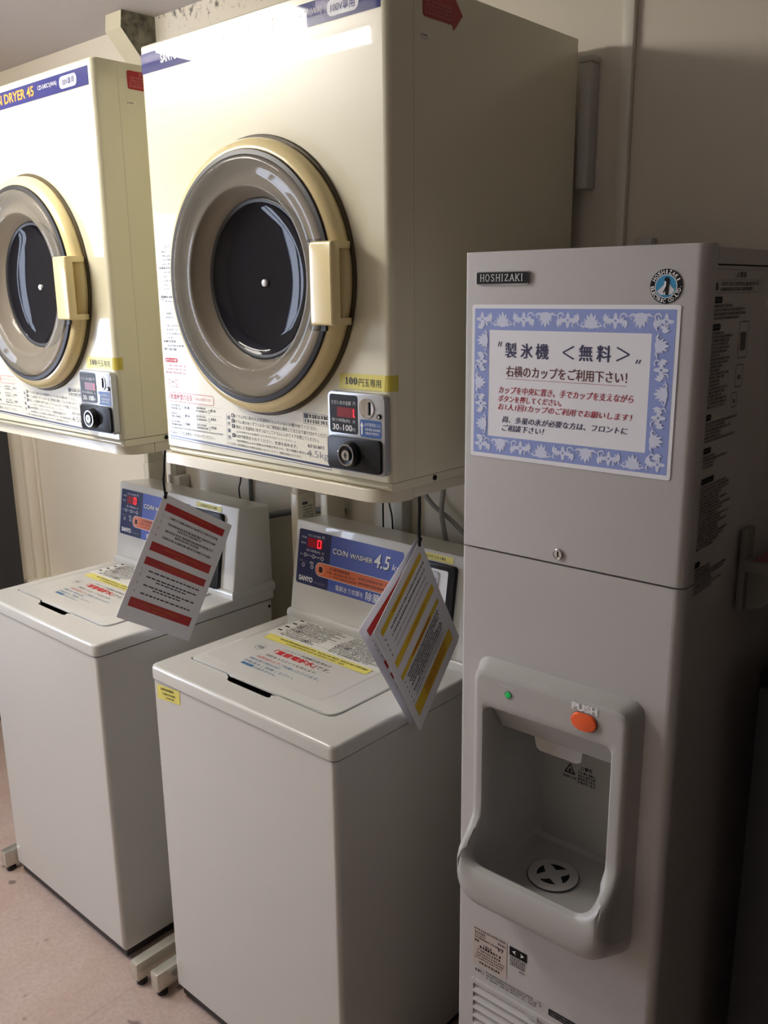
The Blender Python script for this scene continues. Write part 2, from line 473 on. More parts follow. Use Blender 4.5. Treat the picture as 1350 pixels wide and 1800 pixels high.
# window in the left wall
b = MB(); b.box(X0-0.06, X0-0.05, WY0, WY1, WZ0, WZ1, 'window_glass'); win = struct(b.build('window_1', angle=0), 'frosted daylit window in the left wall', 'window')
b = MB()
for (a0, a1, c0, c1) in ((WY0, WY0+0.035, WZ0, WZ1), (WY1-0.035, WY1, WZ0, WZ1), (WY0+0.035, WY1-0.035, WZ0, WZ0+0.035), (WY0+0.035, WY1-0.035, WZ1-0.035, WZ1)):
    b.box(X0-0.05, X0-0.01, a0, a1, c0, c1, 'window_frame')
b.box(X0-0.05, X0-0.015, (WY0+WY1)/2-0.02, (WY0+WY1)/2+0.02, WZ0+0.035, WZ1-0.035, 'window_frame')
b.build('window_frame', win, angle=0)
# dark door in the left wall, near the corner
b = MB(); b.box(X0, X0+0.03, -0.45, 0.475, 0.0, 1.98, 'dark_door', 0.004); struct(b.build('door_1'), 'dark charcoal door leaf on the left wall', 'door')
# vertical corner trim
b = MB()
b.box(X0, X0+0.026, Y1-0.05, Y1, 0.5, ZC, 'wall_paint', 0.005); b.box(X0+0.026, X0+0.036, Y1-0.014, Y1, 0.5, ZC, 'wall_paint', 0.003)
struct(b.build('trim_1'), 'vertical trim strip in the corner behind the left dryer', 'trim')
b = MB(); b.box(X0, X0+0.12, Y1-0.09, Y1, 0.0, 0.53, 'wall_paint', 0.004); struct(b.build('trim_2'), 'low boxed ledge in the left corner', 'trim')
# batten on the back wall
b = MB(); b.box(-0.123, -0.100, Y1-0.014, Y1, 0, ZC, 'batten_metal', 0.0015)
struct(b.build('trim_3'), 'vertical metal joint strip on the wall above the ice dispenser', 'trim')
# haunch of a ceiling beam on the back wall
prof = [(Y1, ZC-0.001), (0.475, ZC-0.001), (0.470, ZC-0.045), (Y1, ZC-0.175)]
b = MB()
xl, xr = -1.655, -1.578
vs_ = [(xl, y, z) for y, z in prof]+[(xr, y, z) for y, z in prof]
b.add(vs_, [(0, 1, 2, 3)], 'bracket_cream'); b.add(vs_, [(7, 6, 5, 4)], 'bracket_mould')
b.add(vs_, [(1, 5, 6, 2), (2, 6, 7, 3), (0, 4, 5, 1), (3, 7, 4, 0)], 'bracket_cream')
struct(b.build('trim_4', angle=0), 'chamfered beam end under the ceiling with a mouldy side', 'trim')

# ceiling light fixture (out of frame, seen as glare in the dryer front)
fx = empty('ceiling_light', (-1.355, -0.665, ZC), 0, 'short ceiling light with a glowing white diffuser', 'light')
b = MB(); b.box(-0.22, 0.22, -0.12, 0.12, -0.030, -0.0005, 'fixture_white', 0.004); b.build('housing', fx, angle=0)
b = MB(); b.box(-0.205, 0.205, -0.105, 0.105, -0.100, -0.0305, 'diffuser', 0.01, 3); b.build('diffuser', fx)
fx = empty('ceiling_light', (-1.575, -0.915, ZC), 0, 'long ceiling light with one bare fluorescent tube', 'light')
b = MB(); b.box(-0.57, 0.57, -0.035, 0.035, -0.030, -0.0005, 'fixture_white', 0.004); b.build('housing', fx, angle=0)
b = MB(); b.tube([(-0.53, 0, -0.075), (0.53, 0, -0.075)], 0.019, 'tube', 14); b.build('tube', fx)
for e in (-1, 1):
    b = MB(); b.box(e*0.548-0.018, e*0.548+0.018, -0.022, 0.022, -0.099, -0.0305, 'fixture_white', 0.003); b.build('lamp_holder', fx)

# ------------------------------------------------------------------ coin dryers
DW, DH, DD = 0.6224, 0.767, 0.5327
FD = lambda y=0.0: Frame((0, y, 0), (1, 0, 0), (0, 0, 1))      # front plane of a machine, outward = -y

def serif_100(mb, fr, u, v, hgt, m, h):
    # bold numerals with thin and thick strokes: 1 0 0
    mb.rect(fr, u+0.20*hgt, v, u+0.44*hgt, v+hgt, m, h)
    mb.rect(fr, u+0.02*hgt, v, u+0.62*hgt, v+0.09*hgt, m, h)
    mb.poly(fr, [(u+0.02*hgt, v+0.78*hgt), (u+0.20*hgt, v+0.80*hgt), (u+0.20*hgt, v+hgt)], m, h)
    for k in (0, 1):
        c = (u+(1.15+0.86*k)*hgt, v+0.5*hgt); n = 28; vs_ = []; fs = []
        for i in range(n):
            a = 2*PI*i/n
            vs_.append(fr.p(c[0]+0.38*hgt*math.cos(a), c[1]+0.52*hgt*math.sin(a), h))
            vs_.append(fr.p(c[0]+0.10*hgt*math.cos(a), c[1]+0.45*hgt*math.sin(a), h))
        for i in range(n):
            j = (i+1) % n
            fs.append((2*i, 2*j, 2*j+1, 2*i+1))
        mb.add(vs_, fs, m)

def make_dryer(loc, label):
    R_ = random.Random(5)
    root = empty('coin_dryer', loc, 0, label, 'dryer', 'coin dryers')
    F = FD()
    # cabinet
    b = MB()
    c = (0.3155, 0.3405)
    rc = 0.012; zb_, zt_ = 0.016, DH
    path = [(0.0, DD)]+[(rc-rc*math.cos(0.5*PI*i/6), rc-rc*math.sin(0.5*PI*i/6)) for i in range(7)]
    pr = [(DW-x, y) for x, y in path][::-1]
    rz = 0.004                              # the front rolls over at the top edge
    for pp in (path, pr):
        b.loft([[(x, y, zb_) for x, y in pp], [(x, y, zt_-rz) for x, y in pp], [(x, y+0.0012*(y < 0.02), zt_-rz*0.3) for x, y in pp], [(x, y+0.004*(y < 0.02), zt_) for x, y in pp]], 'cream_paint', closed=False)
    hole = [(c[0]+0.197*math.cos(2*PI*i/64), c[1]+0.197*math.sin(2*PI*i/64)) for i in range(64)]
    b.plate(F, [(rc, zb_), (DW-rc, zb_), (DW-rc, zt_-rz), (rc, zt_-rz)], [hole[::-1]], 'cream_paint')
    b.loft([[(rc, 0, zt_-rz), (DW-rc, 0, zt_-rz)], [(rc, 0.0012, zt_-rz*0.3), (DW-rc, 0.0012, zt_-rz*0.3)], [(rc, 0.004, zt_), (DW-rc, 0.004, zt_)]], 'cream_paint', closed=False)
    tp_ = [(x, y+0.004*(y < 0.02)) for x, y in path]+[(x, y+0.004*(y < 0.02)) for x, y in pr]
    b.add([(x, y, zt_) for x, y in tp_], [tuple(range(len(tp_)))[::-1]], 'cream_paint')
    bt_ = path+pr
    b.add([(x, y, zb_) for x, y in bt_], [tuple(range(len(bt_)))], 'cream_paint')
    b.add([(0, DD, zb_), (DW, DD, zb_), (DW, DD, zt_), (0, DD, zt_)], [(1, 0, 3, 2)], 'cream_paint')
    b.box(0.002, DW-0.002, 0.003, DD, 0.0, 0.0145, 'cream_paint', 0.008, 3, lambda p, q: (p.y < 0.004 and q.y < 0.004))
    # vertical panel joint on each side, a hair proud
    for x in (-0.0006, DW+0.0002):
        b.box(x-0.0002, x+0.0004, 0.0565, 0.0580, 0.02, DH-0.01, 'stand_cream')
    b.build('cabinet', root, 50)
    # top nameplate band
    b = MB(); h = 0.0006
    b.rect(F, 0.007, 0.718, 0.6085, 0.7525, 'navy', h)
    b.text(F, 'SANYO', 0.068, 0.7285, 0.119, 0.7435, 'print_white', h+0.0004, 0.035)
    b.text(F, 'CO/N DRYER 45', 0.175, 0.7265, 0.394, 0.7465, 'title_orange', h+0.0004, 0.02)
    b.text(F, 'CD-S45C1(WA)', 0.412, 0.732, 0.489, 0.7425, 'print_white', h+0.0004)
    b.poly(F, rr(0.500, 0.7235, 0.566, 0.7465, 0.010), 'print_white', h+0.0004)
    b.text(F, '100V専用', 0.508, 0.728, 0.558, 0.742, 'navy', h+0.0008, 0.01)
    b.build('nameplate', root, angle=0)
    # instruction print
    b = MB(); h = 0.0006
    S = lambda u0, u1, v, hg, m, d=1.0, g=0.0: scribble(b, F, u0, u1, v, hg, m, R_, h+0.0003, d, g)
    b.plate(F, [(0.013, 0.028), (0.488, 0.018), (0.488, 0.118), (0.300, 0.118), (0.225, 0.150), (0.150, 0.220), (0.100, 0.290), (0.085, 0.350), (0.085, 0.425), (0.012, 0.425)], [], 'label_white', h)
    b.poly(F, [(0.018, 0.0345), (0.486, 0.0245), (0.486, 0.0285), (0.018, 0.0385)][::1], 'navy_dark', h+0.0003)
    b.poly(F, [(0.018, 0.0310), (0.486, 0.0210), (0.486, 0.0222), (0.018, 0.0322)], 'ink_grey', h+0.0003)
    b.text(F, '△注意', 0.040, 0.404, 0.070, 0.412, 'ink_grey', h+0.0003)
    z = 0.396
    while z > 0.205:
        k = R_.random()
        if k < 0.16: b.rect(F, 0.016, z+0.002, 0.084, z+0.0024, 'ink_pale', h+0.0003)
        elif k < 0.30: S(0.018, 0.06, z, 0.0050, 'ink_grey', 1.2)
        else: S(0.030, min(0.083, 0.04+0.06*R_.random()), z, 0.0040, 'ink_pale' if k < .7 else 'ink_grey')
        z -= 0.0078
    for zc in (0.352, 0.286, 0.245, 0.217):
        b.ring(F, (0.0235, zc), 0.0042, 0.005, 'ink_pale', h+0.0003, 14)
    tri = lambda cx, cy, s: [(cx-s, cy-s*0.8), (cx+s, cy-s*0.8), (cx, cy+s)]
    b.plate(F, tri(0.024, 0.312, 0.007), [tri(0.024, 0.312, 0.0052)[::-1]], 'ink_grey', h+0.0003)
    b.poly(F, rr(0.018, 0.1855, 0.060, 0.1945, 0.0044), 'ink_red', h+0.0003)
    b.text(F, '糸くずフィルターの掃除', 0.022, 0.1875, 0.056, 0.1925, 'label_white', h+0.0006)
    for zz in (0.177, 0.170, 0.163): S(0.018, 0.088, zz, 0.0046, 'ink_pink')
    b.ring(F, (0.028, 0.147), 0.004, 0.0055, 'ink_pink', h+0.0003, 16); b.rect(F, 0.036, 0.1462, 0.042, 0.148, 'ink', h+0.0003); b.ring(F, (0.050, 0.147), 0.004, 0.0055, 'ink_pink', h+0.0003, 16)
    S(0.018, 0.06, 0.136, 0.0035, 'ink_pink')
    o = rr(0.022, 0.1075, 0.168, 0.1265, 0.006); i = rr(0.023, 0.1085, 0.167, 0.1255, 0.0054)
    b.plate(F, o, [i[::-1]], 'ink_red', h+0.0003)
    b.text(F, '乾燥時間の目安', 0.028, 0.1115, 0.100, 0.1235, 'ink_red', h+0.0003, 0.01)
    b.text(F, '(天候により異なります)', 0.106, 0.1135, 0.160, 0.1205, 'ink_pink', h+0.0003)
    for r_ in range(3):
        zz = 0.094-0.0165*r_
        for ux in (0.026, 0.110):
            S(ux, ux+0.032, zz+0.004, 0.0042, 'ink_grey'); S(ux, ux+0.036, zz-0.002, 0.0042, 'ink_grey')
            S(ux+0.046, ux+0.066, zz+0.001, 0.0052, 'ink', 1.2)
            b.ring(F, (ux+0.041, zz+0.001), 0.003, 0.0038, 'ink_grey', h+0.0003, 10)
        b.rect(F, 0.024, zz+0.0105, 0.19, zz+0.0108, 'ink_pale', h+0.0003)
    S(0.02, 0.19, 0.0525, 0.0035, 'ink_pale')
    b.text(F, '4.5kg以上の洗濯物を入れないでください。', 0.020, 0.0405, 0.166, 0.0485, 'ink', h+0.0003)
    for t, zz in zip('操作順序', (0.0855, 0.0735, 0.0605, 0.0475)):
        b.text(F, t, 0.2065, zz, 0.2155, zz+0.008, 'navy_dark', h+0.0003, 0.01)
    b.rect(F, 0.2035, 0.030, 0.2040, 0.096, 'ink_pale', h+0.0003)
    lines = [('1', 'ドラム内に前の人の洗濯物が入っていないか確かめてください。', 0.0905, 0.452, 0.0068),
             ('2', 'ドラム奥の糸くずフィルターはご使用前に掃除して元どおり取り付けてください。', 0.0805, 0.482, 0.0068),
             ('3', '脱水した洗濯物を1枚ずつほぐしてドラムに入れてドアを閉じてください。', 0.0705, 0.455, 0.0068),
             ('', '(しわや乾きむらの原因となりますのでほぐしてください。)', 0.0620, 0.395, 0.0048),
             ('4', '100円硬貨を入れてください。乾燥を始めます。', 0.0530, 0.400, 0.0066),
             ('', '100円硬貨を入れた回数分の時間が表示され、残り時間を表示します。', 0.0450, 0.440, 0.0048),
             ('!', '100円硬貨以外の硬貨は使用しないでください。故障の原因となります。', 0.0370, 0.410, 0.0046)]
    for n_, t, zz, u1, hg in lines:
        sl = -0.004
        Fs = Frame(F.p(0.232, zz), (1, 0, -0.018), (0, 0, 1))
        b.text(Fs, t, 0, 0, u1-0.232, hg, 'ink', h+0.0003)
        if n_ and n_ != '!':
            b.poly(F, [(0.2195, zz), (0.2275, zz), (0.2300, zz+0.0036), (0.2275, zz+0.0074), (0.2195, zz+0.0074)], 'ink', h+0.0003)
            b.text(F, n_, 0.2225, zz+0.0013, 0.2255, zz+0.0062, 'label_white', h+0.0006, 0.02)
        elif n_ == '!':
            b.text(F, '(ご注意)', 0.2065, zz, 0.229, zz+0.0052, 'ink', h+0.0003)
    o = rr(0.418, 0.0965, 0.489, 0.116, 0.001, 1); i = rr(0.4186, 0.0971, 0.4884, 0.1154, 0.001, 1)
    b.plate(F, o, [i[::-1]], 'ink', h+0.0003)
    b.rect(F, 0.420, 0.1065, 0.430, 0.1145, 'ink', h+0.0005); S(0.432, 0.487, 0.107, 0.0068, 'ink', 1.3); S(0.421, 0.485, 0.0985, 0.0062, 'ink', 1.1)
    S(0.426, 0.470, 0.055, 0.0060, 'ink_pale')
    b.text(F, '4.5kg', 0.424, 0.035, 0.478, 0.051, 'ink_pale', h+0.0003)
    b.build('instruction_label', root, angle=0)
    # porthole door
    c = (0.3155, 0.3405)
    b = MB()
    b.lathe(F, c, [(0.214, 0.001), (0.2290, 0.002), (0.2315, 0.006), (0.2318, 0.012), (0.2305, 0.0190), (0.2255, 0.0265), (0.2180, 0.0295), (0.2145, 0.0310), (0.2125, 0.0308), (0.2118, 0.028), (0.2118, 0.012), (0.205, 0.004)], 'cream_plastic', 96)
    door = b.build('door', root, 50)
    b = MB(); b.lathe(F, c, [(0.228, 0.0006), (0.2370, 0.0006), (0.2376, 0.0024), (0.2360, 0.0048), (0.230, 0.0048)], 'gasket_shade_brown', 96); b.build('gasket_shade_ring', door)  # gasket ring, also carrying the painted contact shade behind the door rim
    b = MB(); b.lathe(F, c, [(0.2125, 0.018), (0.2125, 0.0325), (0.2110, 0.0350), (0.2035, 0.0362), (0.2020, 0.0350), (0.2020, 0.018)], 'black_rubber', 96); b.build('black_rim', door)
    b = MB()
    b.lathe(F, c, [(0.2028, 0.0330), (0.2020, 0.0368), (0.1992, 0.0388), (0.1940, 0.0392), (0.1860, 0.0378), (0.1750, 0.0340), (0.1660, 0.0322), (0.1600, 0.0328), (0.1560, 0.0332), (0.1535, 0.0318), (0.1520, 0.0285), (0.1500, 0.0200), (0.1455, 0.0085), (0.1400, 0.0015), (0.1380, 0.0002)], 'smoky_plastic', 96)
    b.build('window_dish', door, 60)
    b = MB()
    b.lathe(F, c, [(0.2042, 0.014), (0.195, 0.010), (0.175, 0.005), (0.155, 0.000), (0.1420, -0.004), (0.1385, -0.008)], 'funnel', 96)
    b.build('inner_ring', door, 60)
    b = MB()
    b.lathe(F, c, [(0.1395, -0.004), (0.1375, 0.0006), (0.1340, 0.0012), (0.1300, -0.0005)], 'black_rubber', 96)
    b.lathe(F, c, [(0.1305, -0.0005), (0.122, -0.006), (0.10, -0.0105), (0.06, -0.0140), (0.02, -0.0150), (0.0001, -0.0150)], 'window_dark', 96)
    b.build('window_glass', door, 60)
    b = MB(); b.lathe(F, (c[0], c[1]-0.005), [(0.0062, -0.0150), (0.0062, -0.0105), (0.0045, -0.0092), (0.0001, -0.0090)], 'print_white', 20)
    b.build('center_bolt', door, 40)
    # handle: front plate carried by two arms, with an open grip pocket between them
    b = MB()
    hp = rr(0.4970, 0.2675, 0.5490, 0.3960, (0.006, 0.003, 0.003, 0.006), 4)
    b.prism(F, hp, 0.036, 0.053, 'cream_plastic', 0.004, 3)
    for z0, z1 in ((0.2675, 0.2790), (0.3845, 0.3960)):
        b.prism(Frame((0, 0, z0), (1, 0, 0), (0, -1, 0)), [(0.4975, 0.012), (0.5440, 0.006), (0.5475, 0.010), (0.5480, 0.022), (0.5490, 0.036), (0.5480, 0.048), (0.510, 0.048), (0.4975, 0.042)], -(z1-z0), 0, 'cream_plastic', 0.0015, 2)
    b.box(0.4975, 0.510, -0.040, -0.012, 0.270, 0.394, 'cream_plastic', 0.003, 2)
    b.build('handle', door)
    for g in ((0.478, 0.258, 0.515, 0.2675), (0.478, 0.396, 0.512, 0.4010)):
        b = MB(); b.prism(F, rr(*g, 0.001, 1), 0.022, 0.0360, 'black_rubber'); b.build('handle_gap_cover', door)
    # drum behind the glass
    b = MB(); Fb = Frame((0, 0, 0), (1, 0, 0), (0, 0, 1))
    b.lathe(Fb, c, [(0.1388, -0.006), (0.150, -0.02), (0.19, -0.022), (0.19, -0.36), (0.05, -0.37), (0.0001, -0.35)], 'drum_steel', 64)
    b.build('drum', root)
    # yellow tape
    b = MB(); b.poly(F, [(0.507, 0.1635), (0.608, 0.1640), (0.611, 0.1895), (0.511, 0.1890)], 'tape_yellow', 0.0009)
    arc = []
    for i in range(7):
        a = 0.5*PI*i/6
        arc.append((DW-0.0125+0.0132*math.sin(a), 0.0125-0.0132*math.cos(a)))
    ov = [(0.608, -0.0009)]+arc+[(DW+0.0007, 0.0165)]
    b.loft([[(x, y, 0.164) for x, y in ov], [(x, y, 0.1895) for x, y in ov]], 'tape_yellow_edge', closed=False)
    serif_100(b, F, 0.522, 0.1715, 0.0115, 'ink', 0.0013)
    b.text(F, '円玉専用', 0.5525, 0.1695, 0.601, 0.1825, 'ink', 0.0013, 0.0)
    b.build('price_tape', root, angle=0)
    # coin box
    b = MB()
    b.prism(F, rr(0.492, 0.028, 0.6185, 0.160, 0.008), 0.0, 0.013, 'brushed_silver', 0.002, 2)
    cb = b.build('coin_box', root)
    b = MB(); H = 0.0135
    b.poly(F, rr(0.4965, 0.0915, 0.5600, 0.1555, 0.005), 'black_plastic', H)
    b.text(F, 'ただいまの金額  円', 0.5015, 0.1385, 0.5560, 0.1455, 'text_grey_white', H+0.0004)
    b.rect(F, 0.5140, 0.1180, 0.5560, 0.1345, 'led_off', H+0.0003)
    for (a0, c0, a1, c1) in ((0.5480, 0.1200, 0.5495, 0.1260), (0.5480, 0.1268, 0.5495, 0.1328), (0.5495, 0.1196, 0.5545, 0.1208)):
        b.rect(F, a0+0.003, c0, a1+0.003 if a1 < 0.55 else a1, c1, 'led_red', H+0.0005)
    b.text(F, '残り時間(約)  分', 0.5015, 0.1090, 0.5560, 0.1155, 'text_grey_white', H+0.0004)
    b.text(F, '30', 0.5030, 0.0960, 0.5180, 0.1060, 'print_white', H+0.0004, 0.015); b.text(F, '分', 0.5190, 0.0960, 0.5245, 0.1015, 'text_grey_white', H+0.0004)
    b.text(F, '100', 0.5275, 0.0960, 0.5480, 0.1060, 'print_white', H+0.0004, 0.015); b.text(F, '円', 0.5490, 0.0960, 0.5550, 0.1015, 'text_grey_white', H+0.0004)
    b.build('display', cb, angle=0)
    b = MB()
    b.poly(F, rr(0.5655, 0.0895, 0.6120, 0.1180, 0.004), 'slot_blue', H)
    b.poly(F, [(0.5685, 0.0935), (0.5715, 0.0935), (0.5715, 0.1070), (0.5735, 0.1070), (0.5700, 0.1145), (0.5665, 0.1070), (0.5685, 0.1070)], 'print_white', H+0.0004)
    b.text(F, '100円硬貨投入口', 0.5755, 0.1075, 0.6100, 0.1135, 'text_grey_white', H+0.0004)
    scribble(b, F, 0.577, 0.611, 0.1005, 0.0042, 'text_grey_white', R_, H+0.0004); scribble(b, F, 0.577, 0.608, 0.0945, 0.0042, 'text_grey_white', R_, H+0.0004)
    b.build('slot_label', cb, angle=0)
    b = MB(); cs = (0.5810, 0.1365)
    b.lathe(F, cs, [(0.0165, H-0.0005), (0.0163, H+0.0012), (0.0150, H+0.0012), (0.0125, H+0.0008), (0.007, H+0.0005), (0.0001, H+0.0004)], 'chrome', 32)
    b.box(cs[0]+0.0050, cs[0]+0.0072, -H-0.0022, -H, cs[1]-0.0105, cs[1]+0.0105, 'black_plastic')
    b.build('coin_slot', cb)
    b = MB(); b.lathe(F, (0.6085, 0.1255), [(0.0042, H), (0.0042, H+0.003), (0.0028, H+0.0035)], 'black_plastic', 16); b.lathe(F, (0.6085, 0.1255), [(0.0028, H+0.0035), (0.0022, H+0.003), (0.0001, H+0.003)], 'chrome', 16); b.build('screw', cb)
    b = MB(); b.prism(F, rr(0.4955, 0.0315, 0.6135, 0.0865, 0.006), 0.011, 0.0195, 'black_plastic', 0.002, 2)
    dr = b.build('cash_drawer', cb)
    b = MB(); cl = (0.5500, 0.0595); h2 = 0.0195
    b.lathe(F, cl, [(0.0215, h2), (0.0215, h2+0.002), (0.0180, h2+0.010), (0.0172, h2+0.0125)], 'black_plastic', 40)
    b.lathe(F, cl, [(0.0178, h2+0.0118), (0.0176, h2+0.0135), (0.0160, h2+0.0135), (0.0156, h2+0.012)], 'chrome', 40)
    b.lathe(F, cl, [(0.0157, h2+0.0125), (0.010, h2+0.011), (0.0090, h2+0.0135)], 'black_plastic', 40)
    b.lathe(F, cl, [(0.0090, h2+0.0135), (0.0084, h2+0.0145), (0.0001, h2+0.0145)], 'chrome', 32)
    b.box(cl[0]-0.001, cl[0]+0.001, -h2-0.0152, -h2-0.014, cl[1]-0.0045, cl[1]+0.0045, 'black_plastic'); b.box(cl[0]-0.003, cl[0]+0.003, -h2-0.0152, -h2-0.014, cl[1]-0.0008, cl[1]+0.0008, 'black_plastic')
    b.lathe(F, (cl[0]-0.0285, cl[1]+0.002), [(0.0022, h2), (0.0015, h2+0.0012), (0.0001, h2+0.0014)], 'chrome', 12)
    b.lathe(F, (cl[0]+0.0285, cl[1]-0.002), [(0.0022, h2), (0.0015, h2+0.0012), (0.0001, h2+0.0014)], 'black_plastic', 12)
    b.build('lock', cb)
    # stickers on the right side
    G = Frame((DW, 0, 0), (0, 1, 0), (0, 0, 1)); h = 0.0006
    b = MB(); b.poly(G, [(0.078, 0.722), (0.081, 0.719), (0.150, 0.719), (0.154, 0.711), (0.1775, 0.7365), (0.154, 0.762), (0.150, 0.754), (0.081, 0.754), (0.078, 0.751)], 'sticker_red', h)
    b.text(G, '警告', 0.105, 0.7455, 0.122, 0.7515, 'ink_pink', h+0.0003)
    for zz in (0.7395, 0.7340, 0.7285, 0.7230): scribble(b, G, 0.083, 0.150, zz, 0.0042, 'ink_pink', R_, h+0.0003, 0.8)
    b.build('warning_arrow', root, angle=0)
    b = MB(); b.rect(G, 0.072, 0.689, 0.093, 0.6965, 'label_white', h); scribble(b, G, 0.074, 0.091, 0.6915, 0.003, 'ink', R_, h+0.0003); b.build('serial_sticker', root, angle=0)
    b = MB(); b.lathe(G, (0.112, 0.0080), [(0.0048, -0.002), (0.0046, 0.0004), (0.0030, 0.0016), (0.0001, 0.0018)], 'black_plastic', 14); b.build('side_screw', root)
    return root

D_B = make_dryer((-0.8137, 0.0, 1.3057), 'large cream coin dryer nearest the ice dispenser, with whole porthole door in view')
D_A = copy_tree(D_B); D_A.location = (-1.5548, -0.0291, 1.3057); D_A['label'] = 'cream coin dryer at left, partly cut off by the picture edge'

# ------------------------------------------------------------------ dryer stands
def make_stand(loc, label, py):
    root = empty('dryer_stand', loc, 0, label, 'stand', 'dryer stands')
    W = 0.696
    zt = 1.3052; zb = 1.2835
    b = MB()
    fl, frr_ = 0.052, 0.052+DW            # platform below the dryer
    ra = 0.052
    rp = [(fl+0.012, 0.104)]+[(frr_+0.002-ra+ra*math.sin(0.5*PI*k/8), 0.104+ra-ra*math.cos(0.5*PI*k/8)) for k in range(9)]+[(frr_+0.002, 0.17), (fl-0.002, 0.17), (fl-0.002, 0.122)]
    b.prism(Frame((0, 0, zb), (1, 0, 0), (0, 1, 0)), rp, 0, zt-zb, 'stand_cream', 0.002, 2)
    b.build('front_rail', root)
    for x0 in (fl-0.001, frr_-0.024):
        b = MB(); b.box(x0, x0+0.025, 0.172, 0.62, zb, zt, 'stand_cream', 0.003); b.build('side_rail', root)
    b = MB(); b.box(fl+0.024, frr_-0.024, 0.59, 0.62, zb, zt, 'stand_cream', 0.003); b.build('rear_rail', root)
    for x0 in (0.0, W-0.028):
        b = MB(); b.box(x0+0.003, x0+0.025, py+0.003, py+0.062, 1.10, zb, 'stand_cream', 0.004, 3); b.box(min(x0+0.003, 0.05) if x0 < 0.1 else frr_-0.02, 0.075 if x0 < 0.1 else x0+0.025, py+0.003, py+0.062, zb-0.02, zb, 'stand_cream', 0.003); b.build('post', root)
        b = MB(); b.box(x0, x0+0.028, py, py+0.066, 0.06, 1.12, 'stand_cream', 0.004, 3); b.build('post_sleeve', root)
        b = MB(); b.box(x0, x0+0.028, 0.0, py+0.08, 0.018, 0.0655, 'foot_steel', 0.0018, 2)
        ft = b.build('floor_foot', root)
        for yy in (0.02, py+0.05):
            b = MB(); b.lathe(Frame((x0+0.014, yy, 0), (1, 0, 0), (0, 1, 0)), (0, 0), [(0.0001, 0.0), (0.013, 0.0), (0.0135, 0.010), (0.010, 0.014), (0.009, 0.020)], 'black_rubber', 20); b.build('leveling_pad', ft)
    # printed sticker on the sleeve of the right post
    G = Frame((W, py, 0), (0, 1, 0), (0, 0, 1)); R_ = random.Random(9)
    b = MB(); b.rect(G, 0.012, 1.045, 0.056, 1.10, 'label_white', 0.0006)
    b.rect(G, 0.015, 1.088, 0.034, 1.096, 'ink_grey', 0.0010)
    for zz in (1.080, 1.072, 1.064, 1.056, 1.049): scribble(b, G, 0.016, 0.052, zz, 0.005, 'ink_grey', R_, 0.0010)
    b.build('sleeve_sticker', root, angle=0)
    return root
S_A = make_stand((-1.6125, -0.118, 0), 'cream steel stand carrying the left dryer', 0.573)
S_B = make_stand((-0.8775, -0.106, 0), 'cream steel stand carrying the dryer nearest the ice dispenser', 0.602)

